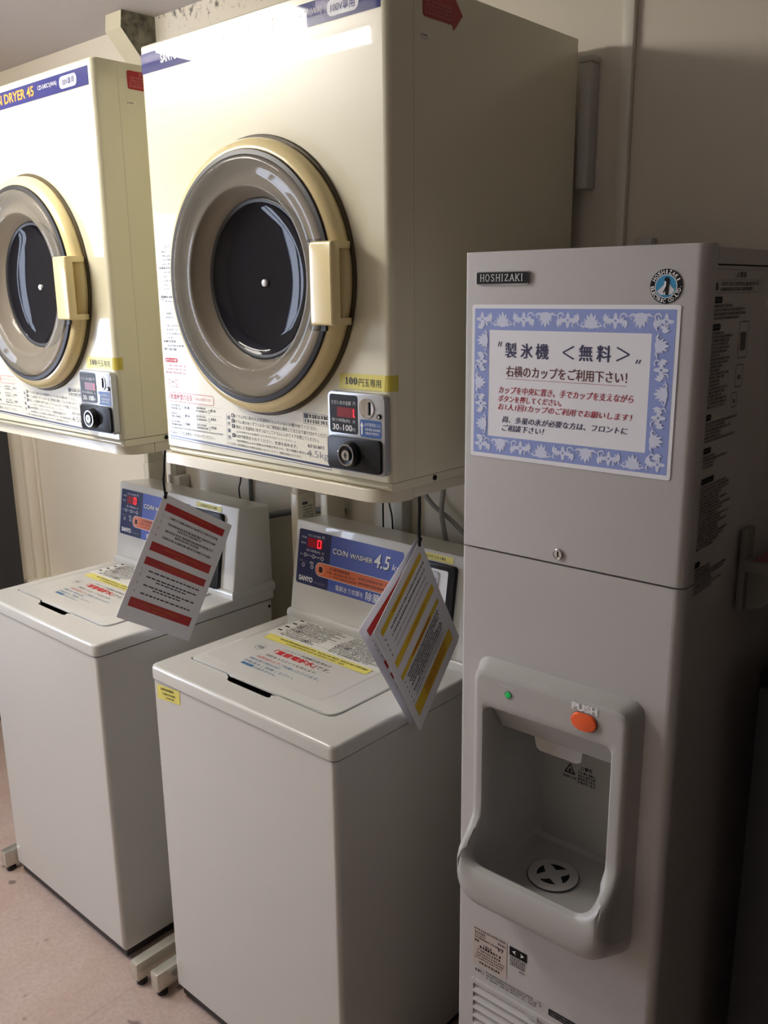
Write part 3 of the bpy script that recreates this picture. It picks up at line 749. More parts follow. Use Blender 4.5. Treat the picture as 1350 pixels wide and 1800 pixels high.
# ------------------------------------------------------------------ coin washers
WW, WD, WH = 0.5597, 0.545, 0.8524
def make_washer(loc, label):
    R_ = random.Random(11)
    root = empty('coin_washer', loc, 0, label, 'washing machine', 'coin washers')
    b = MB(); b.box(0.003, WW-0.003, 0.004, WD-0.010, 0.036, 0.8195, 'white_paint', 0.010, 4, lambda p, q: abs(p.z-q.z) > 0.1 or (p.y < 0.01 and q.y < 0.01 and p.z < 0.1))
    b.build('cabinet', root, wn=True)
    b = MB(); b.box(0.012, WW-0.012, 0.016, WD-0.02, 0.010, 0.037, 'black_rubber'); b.build('base_shade_block', root)  # black block standing in for the shade under the cabinet
    for x in (0.06, WW-0.06):
        for y in (0.07, WD-0.08):
            b = MB(); b.lathe(Frame((x, y, 0), (1, 0, 0), (0, 1, 0)), (0, 0), [(0.0001, 0), (0.02, 0), (0.02, 0.012), (0.015, 0.016)], 'black_rubber', 20); b.build('foot', root)
    G_ = Frame((WW-0.003, 0, 0), (0, 1, 0), (0, 0, 1))
    b = MB(); b.lathe(G_, (0.522, 0.802), [(0.0045, -0.001), (0.0042, 0.0008), (0.0001, 0.0012)], 'black_plastic', 12); b.build('side_screw', root)
    # top deck with the lid opening
    T = Frame((0, 0, 0), (1, 0, 0), (0, 1, 0))
    b = MB()
    def lp(ins, z, r): return [T.p(u, v, z) for u, v in rr(ins, ins, WW-ins, WD-ins, r, 5)]
    b.loft([lp(0.004, 0.8215, 0.014), lp(0.0, 0.8235, 0.016), lp(0.0, 0.8450, 0.016), lp(0.0010, 0.8492, 0.0155), lp(0.0032, 0.8516, 0.0145), lp(0.0065, 0.8524, 0.0130)], 'white_paint')
    b.poly(Frame((0, 0, 0.8215), (1, 0, 0), (0, 1, 0)), rr(0.004, 0.004, WW-0.004, WD-0.004, 0.014, 5)[::-1], 'white_paint')
    hole = [(0.0395, 0.082), (0.046, 0.0765), (0.168, 0.0765), (0.182, 0.070), (0.190, 0.060), (0.198, 0.0575), (0.316, 0.0575), (0.322, 0.061), (0.316, 0.070), (0.330, 0.0765), (0.452, 0.0765), (0.468, 0.0800), (0.476, 0.088), (0.4785, 0.104), (0.4785, 0.3945), (0.0395, 0.3945)]
    b.plate(T, rr(0.0065, 0.0065, WW-0.0065, WD-0.0065, 0.0130, 5), [hole[::-1]], 'white_paint', 0.8524)
    b.loft([[T.p(u, v, 0.8524) for u, v in hole], [T.p(u, v, 0.8500) for u, v in hole], [T.p(u, v, 0.846) for u, v in hole]], 'white_paint')
    b.loft([[T.p(u, v, 0.846) for u, v in hole], [T.p(u, v, 0.826) for u, v in hole]], 'grey_plastic_dark')
    b.poly(Frame((0, 0, 0.826), (1, 0, 0), (0, 1, 0)), hole, 'shade_black')  # pocket shade is painted: black floor below dark grey walls
    # raised plinth below the control box
    b.box(0.001, WW-0.001, 0.398, WD-0.001, 0.845, 0.8735, 'white_paint', 0.012, 4, lambda p, q: p.z > 0.86 and q.z > 0.86)
    b.build('top_deck', root)
    # lid
    b = MB()
    lidp = [(0.042, 0.085), (0.049, 0.0790), (0.170, 0.0790), (0.184, 0.0740), (0.192, 0.0750), (0.318, 0.0760), (0.334, 0.0790), (0.450, 0.0790), (0.466, 0.0825), (0.473, 0.090), (0.4755, 0.105), (0.4755, 0.391), (0.042, 0.391)]
    b.prism(T, lidp, 0.8512, 0.8560, 'white_paint', 0.002, 2)
    lid = b.build('lid', root)
    b = MB(); z = 0.8560+0.0003
    b.plate(T, rr(0.055, 0.110, 0.415, 0.388, 0.004, 2), [], 'white_paint', z)
    def TL(s, u0, u1, v, hh, m, d=1.0, g=0.0): scribble(b, T, u0, u1, v, hh, m, R_, z+0.0003, d, g)
    b.rect(T, 0.062, 0.281, 0.412, 0.387, 'tag_white', z+0.0002)
    v = 0.379
    cols = [(0.085, 0.235), (0.24, 0.40)]
    row = 0
    while v > 0.285:
        for ci, (a, e) in enumerate(cols):
            scribble(b, T, a+0.01*R_.random(), e-0.05*R_.random(), v, 0.0052, R_.choice(['ink', 'ink_grey', 'ink_grey', 'ink']), R_, z+0.0005, 1.1, 0.05)
        if row % 3 == 0: b.rect(T, 0.066, v, 0.080, v+0.006, 'ink', z+0.0005)
        if row % 4 == 2: b.rect(T, 0.07, v-0.0016, 0.405, v-0.0012, 'ink_grey', z+0.0005)
        v -= 0.0079; row += 1
    for (a, e) in ((0.10, 0.352), (0.118, 0.330), (0.25, 0.325), (0.275, 0.330), (0.31, 0.318), (0.17, 0.30)):
        b.ring(T, (a, e), 0.0062, 0.0075, 'ink', z+0.0006, 18); b.disc(T, (a, e), 0.0030, 'ink_grey', z+0.0006, 8)
    b.poly(T, [(0.080, 0.254), (0.398, 0.254), (0.396, 0.281), (0.076, 0.281)], 'tape_yellow', z+0.0008)
    scribble(b, T, 0.112, 0.388, 0.2690, 0.0062, 'ink', R_, z+0.0011, 1.1, 0.04); scribble(b, T, 0.150, 0.335, 0.2585, 0.0060, 'ink', R_, z+0.0011, 1.0, 0.06)
    b.text(T, 'このコイン洗濯機の洗浄水は', 0.168, 0.231, 0.318, 0.240, 'ink_grey', z+0.0005)
    b.text(T, '「重曹電解水」', 0.160, 0.207, 0.292, 0.227, 'ink_red', z+0.0006, 0.03)
    b.text(T, 'です。', 0.294, 0.209, 0.335, 0.223, 'ink_grey', z+0.0005)
    b.ring(T, (0.117, 0.213), 0.0125, 0.0135, 'ink_pale', z+0.0005, 24); b.text(T, '洗剤', 0.108, 0.208, 0.126, 0.218, 'ink_grey', z+0.0005)
    b.text(T, '洗剤を入れなくても洗えます。', 0.160, 0.188, 0.318, 0.197, 'ink_grey', z+0.0005)
    b.text(T, '10月30日より', 0.152, 0.170, 0.222, 0.180, 'ink_red', z+0.0005)
    b.text(T, 'ご利用いただけます。', 0.226, 0.168, 0.345, 0.178, 'ink_blue', z+0.0005)
    b.text(T, '洗剤を使う場合は別に', 0.143, 0.155, 0.245, 0.164, 'ink_blue', z+0.0005)
    b.text(T, '市販品をご用意ください。', 0.143, 0.140, 0.300, 0.149, 'ink_blue', z+0.0005)
    b.rect(T, 0.150, 0.1275, 0.188, 0.1365, 'ink_blue', z+0.0005); b.text(T, 'はありません。', 0.192, 0.1265, 0.262, 0.135, 'ink_blue', z+0.0005)
    b.build('lid_label', lid, angle=0)
    # control box
    side = Frame((0.006, 0, 0), (0, 1, 0), (0, 0, 1))
    prof = [(0.406, 0.870), (0.4105, 0.905), (0.4380, 1.0835), (0.4405, 1.0875), (0.4455, 1.0880), (0.5390, 1.0790), (0.5410, 0.870)]
    b = MB(); bm = bmesh.new()
    A = [bm.verts.new(side.p(u, v, 0)) for u, v in prof]; B = [bm.verts.new(side.p(u, v, WW-0.012)) for u, v in prof]
    bm.faces.new(A[::-1]); bm.faces.new(B)
    for i in range(len(prof)): bm.faces.new((A[i], A[(i+1) % len(prof)], B[(i+1) % len(prof)], B[i]))
    bmesh.ops.recalc_face_normals(bm, faces=bm.faces)
    es = [e for e in bm.edges if abs(e.verts[0].co.x-e.verts[1].co.x) < 1e-4]
    bmesh.ops.bevel(bm, geom=es, offset=0.004, segments=3, affect='EDGES', profile=0.5)
    b.addbm(bm, 'white_gloss')
    box = b.build('control_box', root)
    # control panel on the sloping face
    p0 = Vector((0, 0.4105, 0.905)); p1 = Vector((0, 0.4380, 1.0835)); t = (p1-p0).normalized()
    P = Frame(p0-t*0.0335, (1, 0, 0), t)
    h = 0.0006
    b = MB()
    b.poly(P, rr(0.019, 0.066, 0.352, 0.199, 0.006), 'panel_blue', h)
    b.poly(P, rr(0.019, 0.066, 0.128, 0.199, (0.006, 0.0005, 0.0005, 0.006)), 'navy_dark', h+0.0002)
    H = h+0.0006
    b.text(P, 'ただいまの金額', 0.050, 0.1845, 0.093, 0.1905, 'text_grey_white', H); b.text(P, '円', 0.098, 0.1845, 0.105, 0.1915, 'print_white', H)
    b.rect(P, 0.050, 0.1590, 0.101, 0.1815, 'led_off', H)
    for (a0, c0, a1, c1) in ((0.0835, 0.1620, 0.0860, 0.1700), (0.0835, 0.1710, 0.0860, 0.1790), (0.0940, 0.1620, 0.0965, 0.1700), (0.0940, 0.1710, 0.0965, 0.1790), (0.0845, 0.1605, 0.0955, 0.1627), (0.0845, 0.1783, 0.0955, 0.1805)):
        b.rect(P, a0, c0, a1, c1, 'led_red', H+0.0003)
    b.text(P, '洗濯', 0.028, 0.1775, 0.045, 0.1825, 'text_grey_white', H); b.text(P, '脱水', 0.028, 0.1635, 0.045, 0.1685, 'text_grey_white', H)
    b.text(P, '残り時間(約)  分', 0.048, 0.1465, 0.108, 0.1535, 'text_grey_white', H)
    for x in (0.045, 0.073, 0.103): b.ring(P, (x, 0.138), 0.0034, 0.0046, 'print_white', H, 18)
    for x in (0.0515, 0.0795): b.poly(P, [(x, 0.1360), (x+0.0035, 0.138), (x, 0.140)], 'print_white', H)
    b.text(P, '洗い', 0.027, 0.1360, 0.038, 0.1405, 'text_grey_white', H); b.text(P, 'すすぎ', 0.056, 0.1360, 0.067, 0.1405, 'text_grey_white', H); b.text(P, '脱水', 0.0855, 0.1360, 0.0965, 0.1405, 'text_grey_white', H)
    b.text(P, '標準コース', 0.027, 0.1195, 0.052, 0.1250, 'ink_pale', H); b.text(P, '運転', 0.062, 0.1190, 0.076, 0.1250, 'text_grey_white', H)
    for x in (0.041, 0.071): b.ring(P, (x, 0.1125), 0.0034, 0.0046, 'print_white', H, 18)
    b.text(P, 'SANYO', 0.029, 0.0740, 0.0765, 0.0865, 'print_white', H, 0.035)
    b.text(P, 'ASW-J45C(W)', 0.080, 0.0740, 0.118, 0.0790, 'ink_pale', H)
    b.text(P, 'CO/N', 0.137, 0.1555, 0.186, 0.1690, 'ink', H, 0.02); b.text(P, 'WΛSHER', 0.193, 0.1555, 0.264, 0.1680, 'ink', H, 0.02)
    b.text(P, 'CO/N', 0.136, 0.1570, 0.185, 0.1700, 'print_white', H+0.0003, 0.018); b.text(P, 'WΛSHER', 0.192, 0.1570, 0.263, 0.1690, 'print_white', H+0.0003, 0.018)
    b.text(P, '4.5', 0.2685, 0.1490, 0.3165, 0.1810, 'ink', H, 0.012, 0.18); b.text(P, '4.5', 0.267, 0.1505, 0.315, 0.1825, 'print_white', H+0.0003, 0.012, 0.18)
    b.text(P, 'kg', 0.322, 0.1500, 0.346, 0.1680, 'print_white', H+0.0003, 0.0, 0.15)
    b.poly(P, rr(0.083, 0.0945, 0.337, 0.1285, 0.0165, 8), 'text_grey_white', H+0.0002); b.poly(P, rr(0.0848, 0.0962, 0.335, 0.1268, 0.0152, 8), 'panel_orange', H+0.0004)
    b.ring(P, (0.1015, 0.1115), 0.0105, 0.0115, 'text_grey_white', H+0.0006, 24); b.poly(P, rr(0.096, 0.105, 0.107, 0.118, 0.0015, 2), 'ink', H+0.0006)
    hh = H+0.0006
    scribble(b, P, 0.132, 0.200, 0.1165, 0.0068, 'ink', R_, hh, 1.1); scribble(b, P, 0.124, 0.215, 0.1075, 0.0055, 'ink', R_, hh, 1.0, 0.05); scribble(b, P, 0.132, 0.222, 0.0995, 0.0052, 'ink', R_, hh, 0.9, 0.1)
    scribble(b, P, 0.225, 0.325, 0.1130, 0.0052, 'ink', R_, hh, 0.9, 0.05); scribble(b, P, 0.225, 0.325, 0.1020, 0.0055, 'ink', R_, hh, 1.1)
    b.text(P, '電解水で衣類を', 0.154, 0.0730, 0.243, 0.0860, 'print_white', H, 0.0); b.text(P, '除菌', 0.250, 0.0700, 0.292, 0.0905, 'print_white', H, 0.01)
    b.build('control_panel', box, angle=0)
    # coin unit
    b = MB(); b.prism(P, rr(0.366, -0.004, 0.500, 0.1955, 0.009), 0.0, 0.012, 'black_plastic', 0.003, 2)
    cu = b.build('coin_unit', box)
    b = MB(); h = 0.0125
    b.poly(P, rr(0.378, 0.050, 0.484, 0.184, 0.005), 'print_white', h)
    b.prism(P, rr(0.384, 0.096, 0.462, 0.178, 0.006), h-0.001, h+0.003, 'brushed_silver', 0.001, 1)
    b.rect(P, 0.4410, 0.125, 0.4445, 0.170, 'black_plastic', h+0.0035)
    for zz in (0.160, 0.150, 0.140, 0.130): scribble(b, P, 0.448, 0.461, zz, 0.005, 'ink_grey', R_, h+0.0035)
    b.poly(P, rr(0.390, 0.056, 0.470, 0.118, 0.004), 'navy_dark', h+0.004); b.poly(P, rr(0.440, 0.096, 0.466, 0.114, 0.003), 'print_white', h+0.0045)
    b.text(P, '0', 0.455, 0.099, 0.462, 0.111, 'ink', h+0.005, 0.01)
    scribble(b, P, 0.396, 0.464, 0.080, 0.007, 'text_grey_white', R_, h+0.0045); scribble(b, P, 0.396, 0.464, 0.066, 0.006, 'text_grey_white', R_, h+0.0045)
    b.lathe(P, (0.491, 0.085), [(0.0045, h), (0.004, h+0.002), (0.0001, h+0.0022)], 'chrome', 14)
    b.lathe(P, (0.430, 0.024), [(0.016, h-0.001), (0.016, h+0.006), (0.012, h+0.008), (0.0001, h+0.008)], 'chrome', 28)
    b.build('coin_plate', cu)
    b = MB(); b.poly(P, [(0.378, 0.1985), (0.486, 0.1985), (0.486, 0.2125), (0.378, 0.2125)], 'tape_yellow', 0.0012); scribble(b, P, 0.396, 0.470, 0.2025, 0.0062, 'ink', R_, 0.0015, 0.9)
    b.build('coin_tape', box, angle=0)
    return root
W_B = make_washer((-0.8262, -0.0751, 0), 'white coin washer standing beside the ice dispenser')
W_A = copy_tree(W_B); W_A.location = (-1.5674, -0.0974, 0); W_A['label'] = 'white coin washer below the left dryer, cut off at the left'
# yellow sticker only on the nearer washer
b = MB(); Fw = Frame((0, 0.0040, 0), (1, 0, 0), (0, 0, 1)); R0 = random.Random(3)
b.poly(Fw, [(0.018, 0.7785), (0.100, 0.7865), (0.101, 0.8185), (0.020, 0.8115)], 'tape_yellow', 0.0007)
Fq = Frame(Fw.p(0.018, 0.7785, 0.0), (1, 0, 0.09), (-0.05, 0, 1))
scribble(b, Fq, 0.016, 0.066, 0.0220, 0.0058, 'ink', R0, 0.0010, 1.1); scribble(b, Fq, 0.020, 0.070, 0.0125, 0.0052, 'ink', R0, 0.0010, 0.9); scribble(b, Fq, 0.030, 0.066, 0.0050, 0.0045, 'ink_grey', R0, 0.0010)
b.build('inspection_sticker', W_B, angle=0)

# ------------------------------------------------------------------ ice dispenser
IW, IH, ID = 0.350, 1.677, 0.555
ice = empty('ice_dispenser', (-0.0476, -0.0008, 0), 0.0214, 'tall silver grey ice dispenser with a blue bordered notice', 'ice machine')
F = FD(); R_ = random.Random(21)
def front_path(r1, r2):
    pts = [(0.0, 0.03)]
    for i in range(7):
        a = 0.5*PI*i/6; pts.append((r1-r1*math.cos(a), r1-r1*math.sin(a)))
    for i in range(9):
        a = 0.5*PI*i/8; pts.append((IW-r2+r2*math.sin(a), r2-r2*math.cos(a)))
    pts.append((IW, 0.03))
    return pts
fp = front_path(0.005, 0.014)
b = MB()
b.loft([[(x, y, 1.2475) for x, y in fp], [(x, y, IH) for x, y in fp]], 'silver_paint', closed=False)
for z, rev in ((1.2475, True), (IH, False)):
    q = [(x, y, z) for x, y in fp]
    b.add(q, [tuple(range(len(q)))[::-1] if rev else tuple(range(len(q)))], 'silver_paint')
b.build('upper_panel', ice, 40)
# cabinet shell
b = MB()
b.box(0.0015, 0.006, 0.0305, ID, 0.03, IH-0.003, 'silver_paint'); b.box(IW-0.006, IW-0.0015, 0.0305, ID, 0.03, IH-0.003, 'silver_paint', 0.001, 1)
b.box(0.006, IW-0.006, ID-0.006, ID, 0.03, IH-0.003, 'silver_paint'); b.box(0.006, IW-0.006, 0.0305, ID-0.006, IH-0.009, IH-0.003, 'silver_paint'); b.box(0.006, IW-0.006, 0.0305, ID-0.006, 0.03, 0.036, 'silver_paint')
b.build('cabinet', ice)
for x in (0.04, IW-0.04):
    for y in (0.06, ID-0.06):
        b = MB(); b.lathe(Frame((x, y, 0), (1, 0, 0), (0, 1, 0)), (0, 0), [(0.0001, 0), (0.02, 0), (0.02, 0.02), (0.012, 0.03)], 'black_rubber', 18); b.build('foot', ice)
# lower panel with the niche opening
b = MB(); z0, z1 = 0.03, 1.2445
left = fp[:8]; right = fp[8:]
b.loft([[(x, y, z0) for x, y in left], [(x, y, z1) for x, y in left]], 'silver_paint', closed=False)
b.loft([[(x, y, z0) for x, y in right], [(x, y, z1) for x, y in right]], 'silver_paint', closed=False)
xa, xb = left[-1][0], right[0][0]
nich = rr(0.058, 0.698, 0.279, 1.012, (0.03, 0.03, 0.012, 0.012), 6)
b.plate(F, [(xa, z0), (xb, z0), (xb, z1), (xa, z1)], [nich[::-1]], 'silver_paint')
q = [(x, y, z1) for x, y in fp]; b.add(q, [tuple(range(len(q)))], 'silver_paint')
b.build('lower_panel', ice, 40)
# dispenser surround and niche
def wd(z):
    t = min(1, max(0, (0.822-z)/0.062)); t = t*t*(3-2*t)
    return 0.030+0.046*t
def LR(u0, z0, u1, z1, rad, wf):
    q = rr(u0, z0, u1, z1, rad, 6); out = []
    for k in range(4):
        seg = q[7*k:7*k+7]; nx = q[(7*k+7) % 28]; out += seg
        n = 24 if k in (1, 3) else 4
        # the flare sits low, so side points are bunched between the tray and the frame
        for i in range(1, n):
            t = i/n
            a = seg[-1]; 
            if k in (1, 3): z = 0.70+(1.05-0.70)*t**1.6 if k == 1 else 0.70+(1.05-0.70)*(1-t)**1.6
            else: z = a[1]
            if k in (1, 3): z = min(max(z, min(a[1], nx[1])), max(a[1], nx[1]))
            out.append((a[0]+(nx[0]-a[0])*t, z))
    return [F.p(u, z, wf(z)) for u, z in out]
loops = [LR(0.034, 0.655, 0.309, 1.076, (0.045, 0.045, 0.022, 0.022), lambda z: 0.0005),
         LR(0.039, 0.664, 0.304, 1.071, (0.043, 0.043, 0.021, 0.021), lambda z: 0.35*wd(z)),
         LR(0.043, 0.678, 0.300, 1.068, (0.042, 0.042, 0.020, 0.020), lambda z: 0.75*wd(z)),
         LR(0.046, 0.690, 0.297, 1.066, (0.041, 0.041, 0.019, 0.019), lambda z: 0.93*wd(z)),
         LR(0.051, 0.703, 0.292, 1.0605, (0.040, 0.040, 0.016, 0.016), lambda z: wd(z)),
         LR(0.054, 0.744, 0.2885, 1.055, (0.030, 0.038, 0.012, 0.012), lambda z: wd(z)),
         LR(0.0585, 0.7515, 0.284, 1.020, (0.026, 0.034, 0.012, 0.012), lambda z: wd(z)-(0.004 if z < 0.78 else 0)),
         LR(0.0615, 0.7535, 0.278, 1.010, (0.024, 0.032, 0.012, 0.012), lambda z: wd(z)-0.0005-(0.012 if z < 0.79 else 0)),
         LR(0.0635, 0.7505, 0.2755, 1.007, (0.023, 0.031, 0.011, 0.011), lambda z: wd(z)-0.003-(0.015 if z < 0.79 else 0)),
         LR(0.0650, 0.710, 0.2740, 1.005, (0.020, 0.028, 0.011, 0.011), lambda z: 0.004+(0.040 if z < 0.76 else 0)),
         LR(0.0650, 0.703, 0.2740, 1.004, (0.018, 0.024, 0.011, 0.011), lambda z: -0.006+(0.040 if z < 0.74 else 0)),
         LR(0.0650, 0.700, 0.2740, 1.003, (0.012, 0.012, 0.011, 0.011), lambda z: -0.135),
         LR(0.0700, 0.706, 0.2690, 1.000, (0.012, 0.012, 0.011, 0.011), lambda z: -0.142)]
b = MB(); b.loft(loops, 'grey_plastic', False, True)
sur = b.build('dispenser_surround', ice, 40)
# chute hood with a lower tongue
b = MB()
hz = 0.957
b.add([F.p(0.066, 1.004, 0.012), F.p(0.273, 1.004, 0.012), F.p(0.273, hz, -0.018), F.p(0.066, hz, -0.018), F.p(0.273, hz, -0.136), F.p(0.066, hz, -0.136)],
      [(0, 3, 2, 1), (3, 5, 4, 2)], 'grey_plastic')
tp = [(0.126, hz+0.0002), (0.130, hz-0.017), (0.136, hz-0.021), (0.200, hz-0.021), (0.206, hz-0.017), (0.208, hz+0.0002)]
b.prism(F, tp, -0.06, -0.0185, 'grey_plastic')
b.build('chute_hood', sur, 30)
# drain grate
GF = Frame((0, 0, 0.7040), (1, 0, 0), (0, 1, 0)); gc = (0.150, 0.050)
b = MB()
holes = []
for k in range(4):
    a = 0.12+k*PI/2; hp = []
    for i in range(9):
        t = -0.56+1.12*i/8; hp.append((gc[0]+0.0260*math.cos(a+t), gc[1]+0.0260*math.sin(a+t)))
    for i in range(9):
        t = 0.56-1.12*i/8; rr_ = 0.0260-0.0125*math.cos(t/0.56*PI/2); hp.append((gc[0]+rr_*math.cos(a+t), gc[1]+rr_*math.sin(a+t)))
    hp = hp[:9]+hp[10:-1]
    holes.append(hp[::-1])
circ = [(gc[0]+0.0395*math.cos(2*PI*i/48), gc[1]+0.0395*math.sin(2*PI*i/48)) for i in range(48)]
b.plate(GF, circ, holes, 'grey_plastic', 0.0025)
b.lathe(GF, gc, [(0.0405, 0.0004), (0.0405, 0.0022), (0.0395, 0.0025)], 'grey_plastic', 48)
b.disc(GF, gc, 0.039, 'shade_black', 0.0008, 40)
b.ring(GF, gc, 0.0406, 0.0418, 'shade_black', 0.0006, 48)
b.build('drain_grate', sur, 30)
# controls
b = MB(); ctr = (0.2335, 1.0355); b.prism(F, rr(ctr[0]-0.0200, ctr[1]-0.0125, ctr[0]+0.0200, ctr[1]+0.0125, 0.0124, 8), 0.029, 0.0345, 'button_orange', 0.0025, 3)
tag(b.build('push_button', sur), 'orange push button')
b = MB(); b.prism(F, rr(ctr[0]-0.0212, ctr[1]-0.0137, ctr[0]+0.0212, ctr[1]+0.0137, 0.0136, 8), 0.0285, 0.0306, 'grey_plastic_dark'); b.build('button_bezel', sur)
b = MB(); b.lathe(F, (0.1075, 1.0385), [(0.0062, 0.030), (0.0062, 0.0312), (0.0052, 0.0315), (0.0050, 0.0300)], 'grey_plastic_dark', 20); b.lathe(F, (0.1075, 1.0385), [(0.0050, 0.0302), (0.0040, 0.0330), (0.0001, 0.0340)], 'led_green', 20)
tag(b.build('power_lamp', sur), 'green power lamp')
b = MB(); b.text(F, 'PUSH', 0.2130, 1.0500, 0.2530, 1.0610, 'print_white', 0.0306, 0.045); b.build('push_lettering', sur, angle=0)
b = MB(); b.text(F, 'POWER', 0.0930, 1.0478, 0.1190, 1.0530, 'text_grey_white', 0.0306); b.build('power_lettering', sur, angle=0)
b = MB(); nb = 0.142
D_ = -0.047
b.rect(F, 0.157+D_, 0.822, 0.222+D_, 0.861, 'grey_plastic', -nb+0.0006)
tri = lambda cx, cy, s: [(cx-s, cy-s*0.8), (cx+s, cy-s*0.8), (cx, cy+s)]
b.plate(F, tri(0.171+D_, 0.846, 0.0105), [tri(0.171+D_, 0.8455, 0.0070)[::-1]], 'logo_black', -nb+0.001); b.poly(F, tri(0.171+D_, 0.844, 0.0035), 'logo_black', -nb+0.001)
b.text(F, '△警告', 0.190+D_, 0.8510, 0.212+D_, 0.8580, 'logo_black', -nb+0.001, 0.01)
for zz in (0.8435, 0.8375, 0.8315, 0.8255): scribble(b, F, 0.186+D_, 0.219+D_, zz, 0.0045, 'logo_black', R_, -nb+0.001)
scribble(b, F, 0.159+D_, 0.183+D_, 0.829, 0.004, 'logo_black', R_, -nb+0.001)
b.build('warning_sticker', sur, angle=0)
# key lock
b = MB(); cl = (0.166, 1.2615)
b.lathe(F, cl, [(0.0082, 0.0), (0.0080, 0.0025), (0.0068, 0.0035), (0.0062, 0.0022), (0.0001, 0.0022)], 'chrome', 28); b.rect(F, cl[0]-0.0010, cl[1]-0.0042, cl[0]+0.0010, cl[1]+0.0042, 'logo_black', 0.0027); b.build('panel_lock', ice)
# name badge with raised serif capitals
def serif_word(mb, fr, word, u0, v0, u1, v1, m, h):
    G = {'H': [((0.15, 0), (0.15, 1)), ((0.85, 0), (0.85, 1)), ((0.15, 0.5), (0.85, 0.5))],
         'I': [((0.5, 0), (0.5, 1))], 'Z': [((0.1, 0.95), (0.9, 0.95)), ((0.85, 0.95), (0.15, 0.05)), ((0.1, 0.05), (0.9, 0.05))],
         'A': [((0.08, 0), (0.5, 1)), ((0.5, 1), (0.92, 0)), ((0.25, 0.33), (0.75, 0.33))],
         'K': [((0.15, 0), (0.15, 1)), ((0.2, 0.42), (0.85, 1)), ((0.38, 0.58), (0.88, 0))],
         'O': [], 'S': []}
    wd_ = {'I': 0.5}
    tot = sum(wd_.get(ch, 1.0)+0.22 for ch in word)-0.22
    k = (u1-u0)/tot; hh = v1-v0; u = u0; th = k*0.085
    def stroke(p, q, t):
        a = Vector((u+p[0]*k*w, v0+p[1]*hh)); c = Vector((u+q[0]*k*w, v0+q[1]*hh)); d = (c-a).normalized(); n = Vector((-d.y, d.x))*t
        pts = [(a.x-n.x, a.y-n.y), (c.x-n.x, c.y-n.y), (c.x+n.x, c.y+n.y), (a.x+n.x, a.y+n.y)]
        mb.poly(fr, pts, m, h)
    for ch in word:
        w = wd_.get(ch, 1.0)
        for p, q in G[ch]:
            stroke(p, q, th if abs(p[1]-q[1]) > 0.3 else th*0.7)
            if ch in 'HIAK':
                for e in (p, q):
                    if e[1] in (0, 1) and not (ch == 'A' and e[1] == 1): stroke((e[0]-0.16/w, e[1]), (e[0]+0.16/w, e[1]), th*0.55)
            if ch == 'Z' and abs(p[1]-q[1]) < 0.1: stroke((p[0]+0.0, p[1]), (p[0]+0.0, p[1]+(-0.2 if p[1] > 0.5 else 0.0)), th*0.4) if p[1] > 0.5 else stroke((q[0], q[1]), (q[0], q[1]+0.2), th*0.4)
        if ch in 'OS':
            pts = []
            if ch == 'O': pts = [(0.5+0.42*math.cos(2*PI*i/20), 0.5+0.5*math.sin(2*PI*i/20)) for i in range(21)]
            else: pts = [(0.82, 0.80), (0.66, 0.97), (0.42, 1.0), (0.22, 0.88), (0.2, 0.70), (0.36, 0.57), (0.62, 0.46), (0.8, 0.32), (0.78, 0.12), (0.56, 0.0), (0.32, 0.03), (0.15, 0.22)]
            for p, q in zip(pts[:-1], pts[1:]): stroke(p, q, th*0.9)
        u += k*(w+0.22)
b = MB(); b.prism(F, rr(0.0215, 1.6325, 0.1070, 1.6500, 0.002, 3), 0.0, 0.004, 'chrome', 0.0008, 1); b.poly(F, rr(0.0225, 1.6335, 0.1060, 1.6490, 0.0015, 3), 'logo_black', 0.0043)
serif_word(b, F, 'HOSHIZAKI', 0.0285, 1.6370, 0.0985, 1.6462, 'text_grey_white', 0.0046); b.build('name_badge', ice, 30)
# round emblem
b = MB(); lc = (0.3005, 1.6275); r = 0.0208
b.disc(F, lc, r, 'logo_black', 0.0010, 48); b.ring(F, lc, r*0.645, r*0.685, 'print_white', 0.0016, 40); b.disc(F, lc, r*0.65, 'logo_blue', 0.0014, 40)
sc = lambda pts: [(lc[0]+x*r, lc[1]+y*r) for x, y in pts]
b.poly(F, sc([(-0.52, -0.28), (-0.2, 0.02), (-0.02, 0.22), (0.0, -0.45), (-0.3, -0.5)]), 'text_grey_white', 0.0018)
b.poly(F, sc([(0.12, 0.25), (0.3, 0.02), (0.55, -0.2), (0.4, -0.45), (0.1, -0.5)]), 'text_grey_white', 0.0018)
b.poly(F, sc([(-0.08, 0.30), (0.08, 0.32), (0.1, -0.3), (-0.02, -0.5), (-0.14, -0.3), (-0.12, 0.05)]), 'print_white', 0.0020)
b.poly(F, sc([(-0.12, 0.36), (-0.06, 0.5), (0.08, 0.54), (0.18, 0.42), (0.2, 0.1), (0.19, -0.2), (0.16, -0.52), (0.02, -0.5), (-0.02, -0.34), (0.0, 0.0), (0.02, 0.26), (-0.08, 0.32)]), 'logo_black', 0.0022)
b.poly(F, sc([(0.0, 0.02), (-0.16, -0.34), (-0.1, -0.38), (0.03, -0.16)]), 'logo_black', 0.0022)
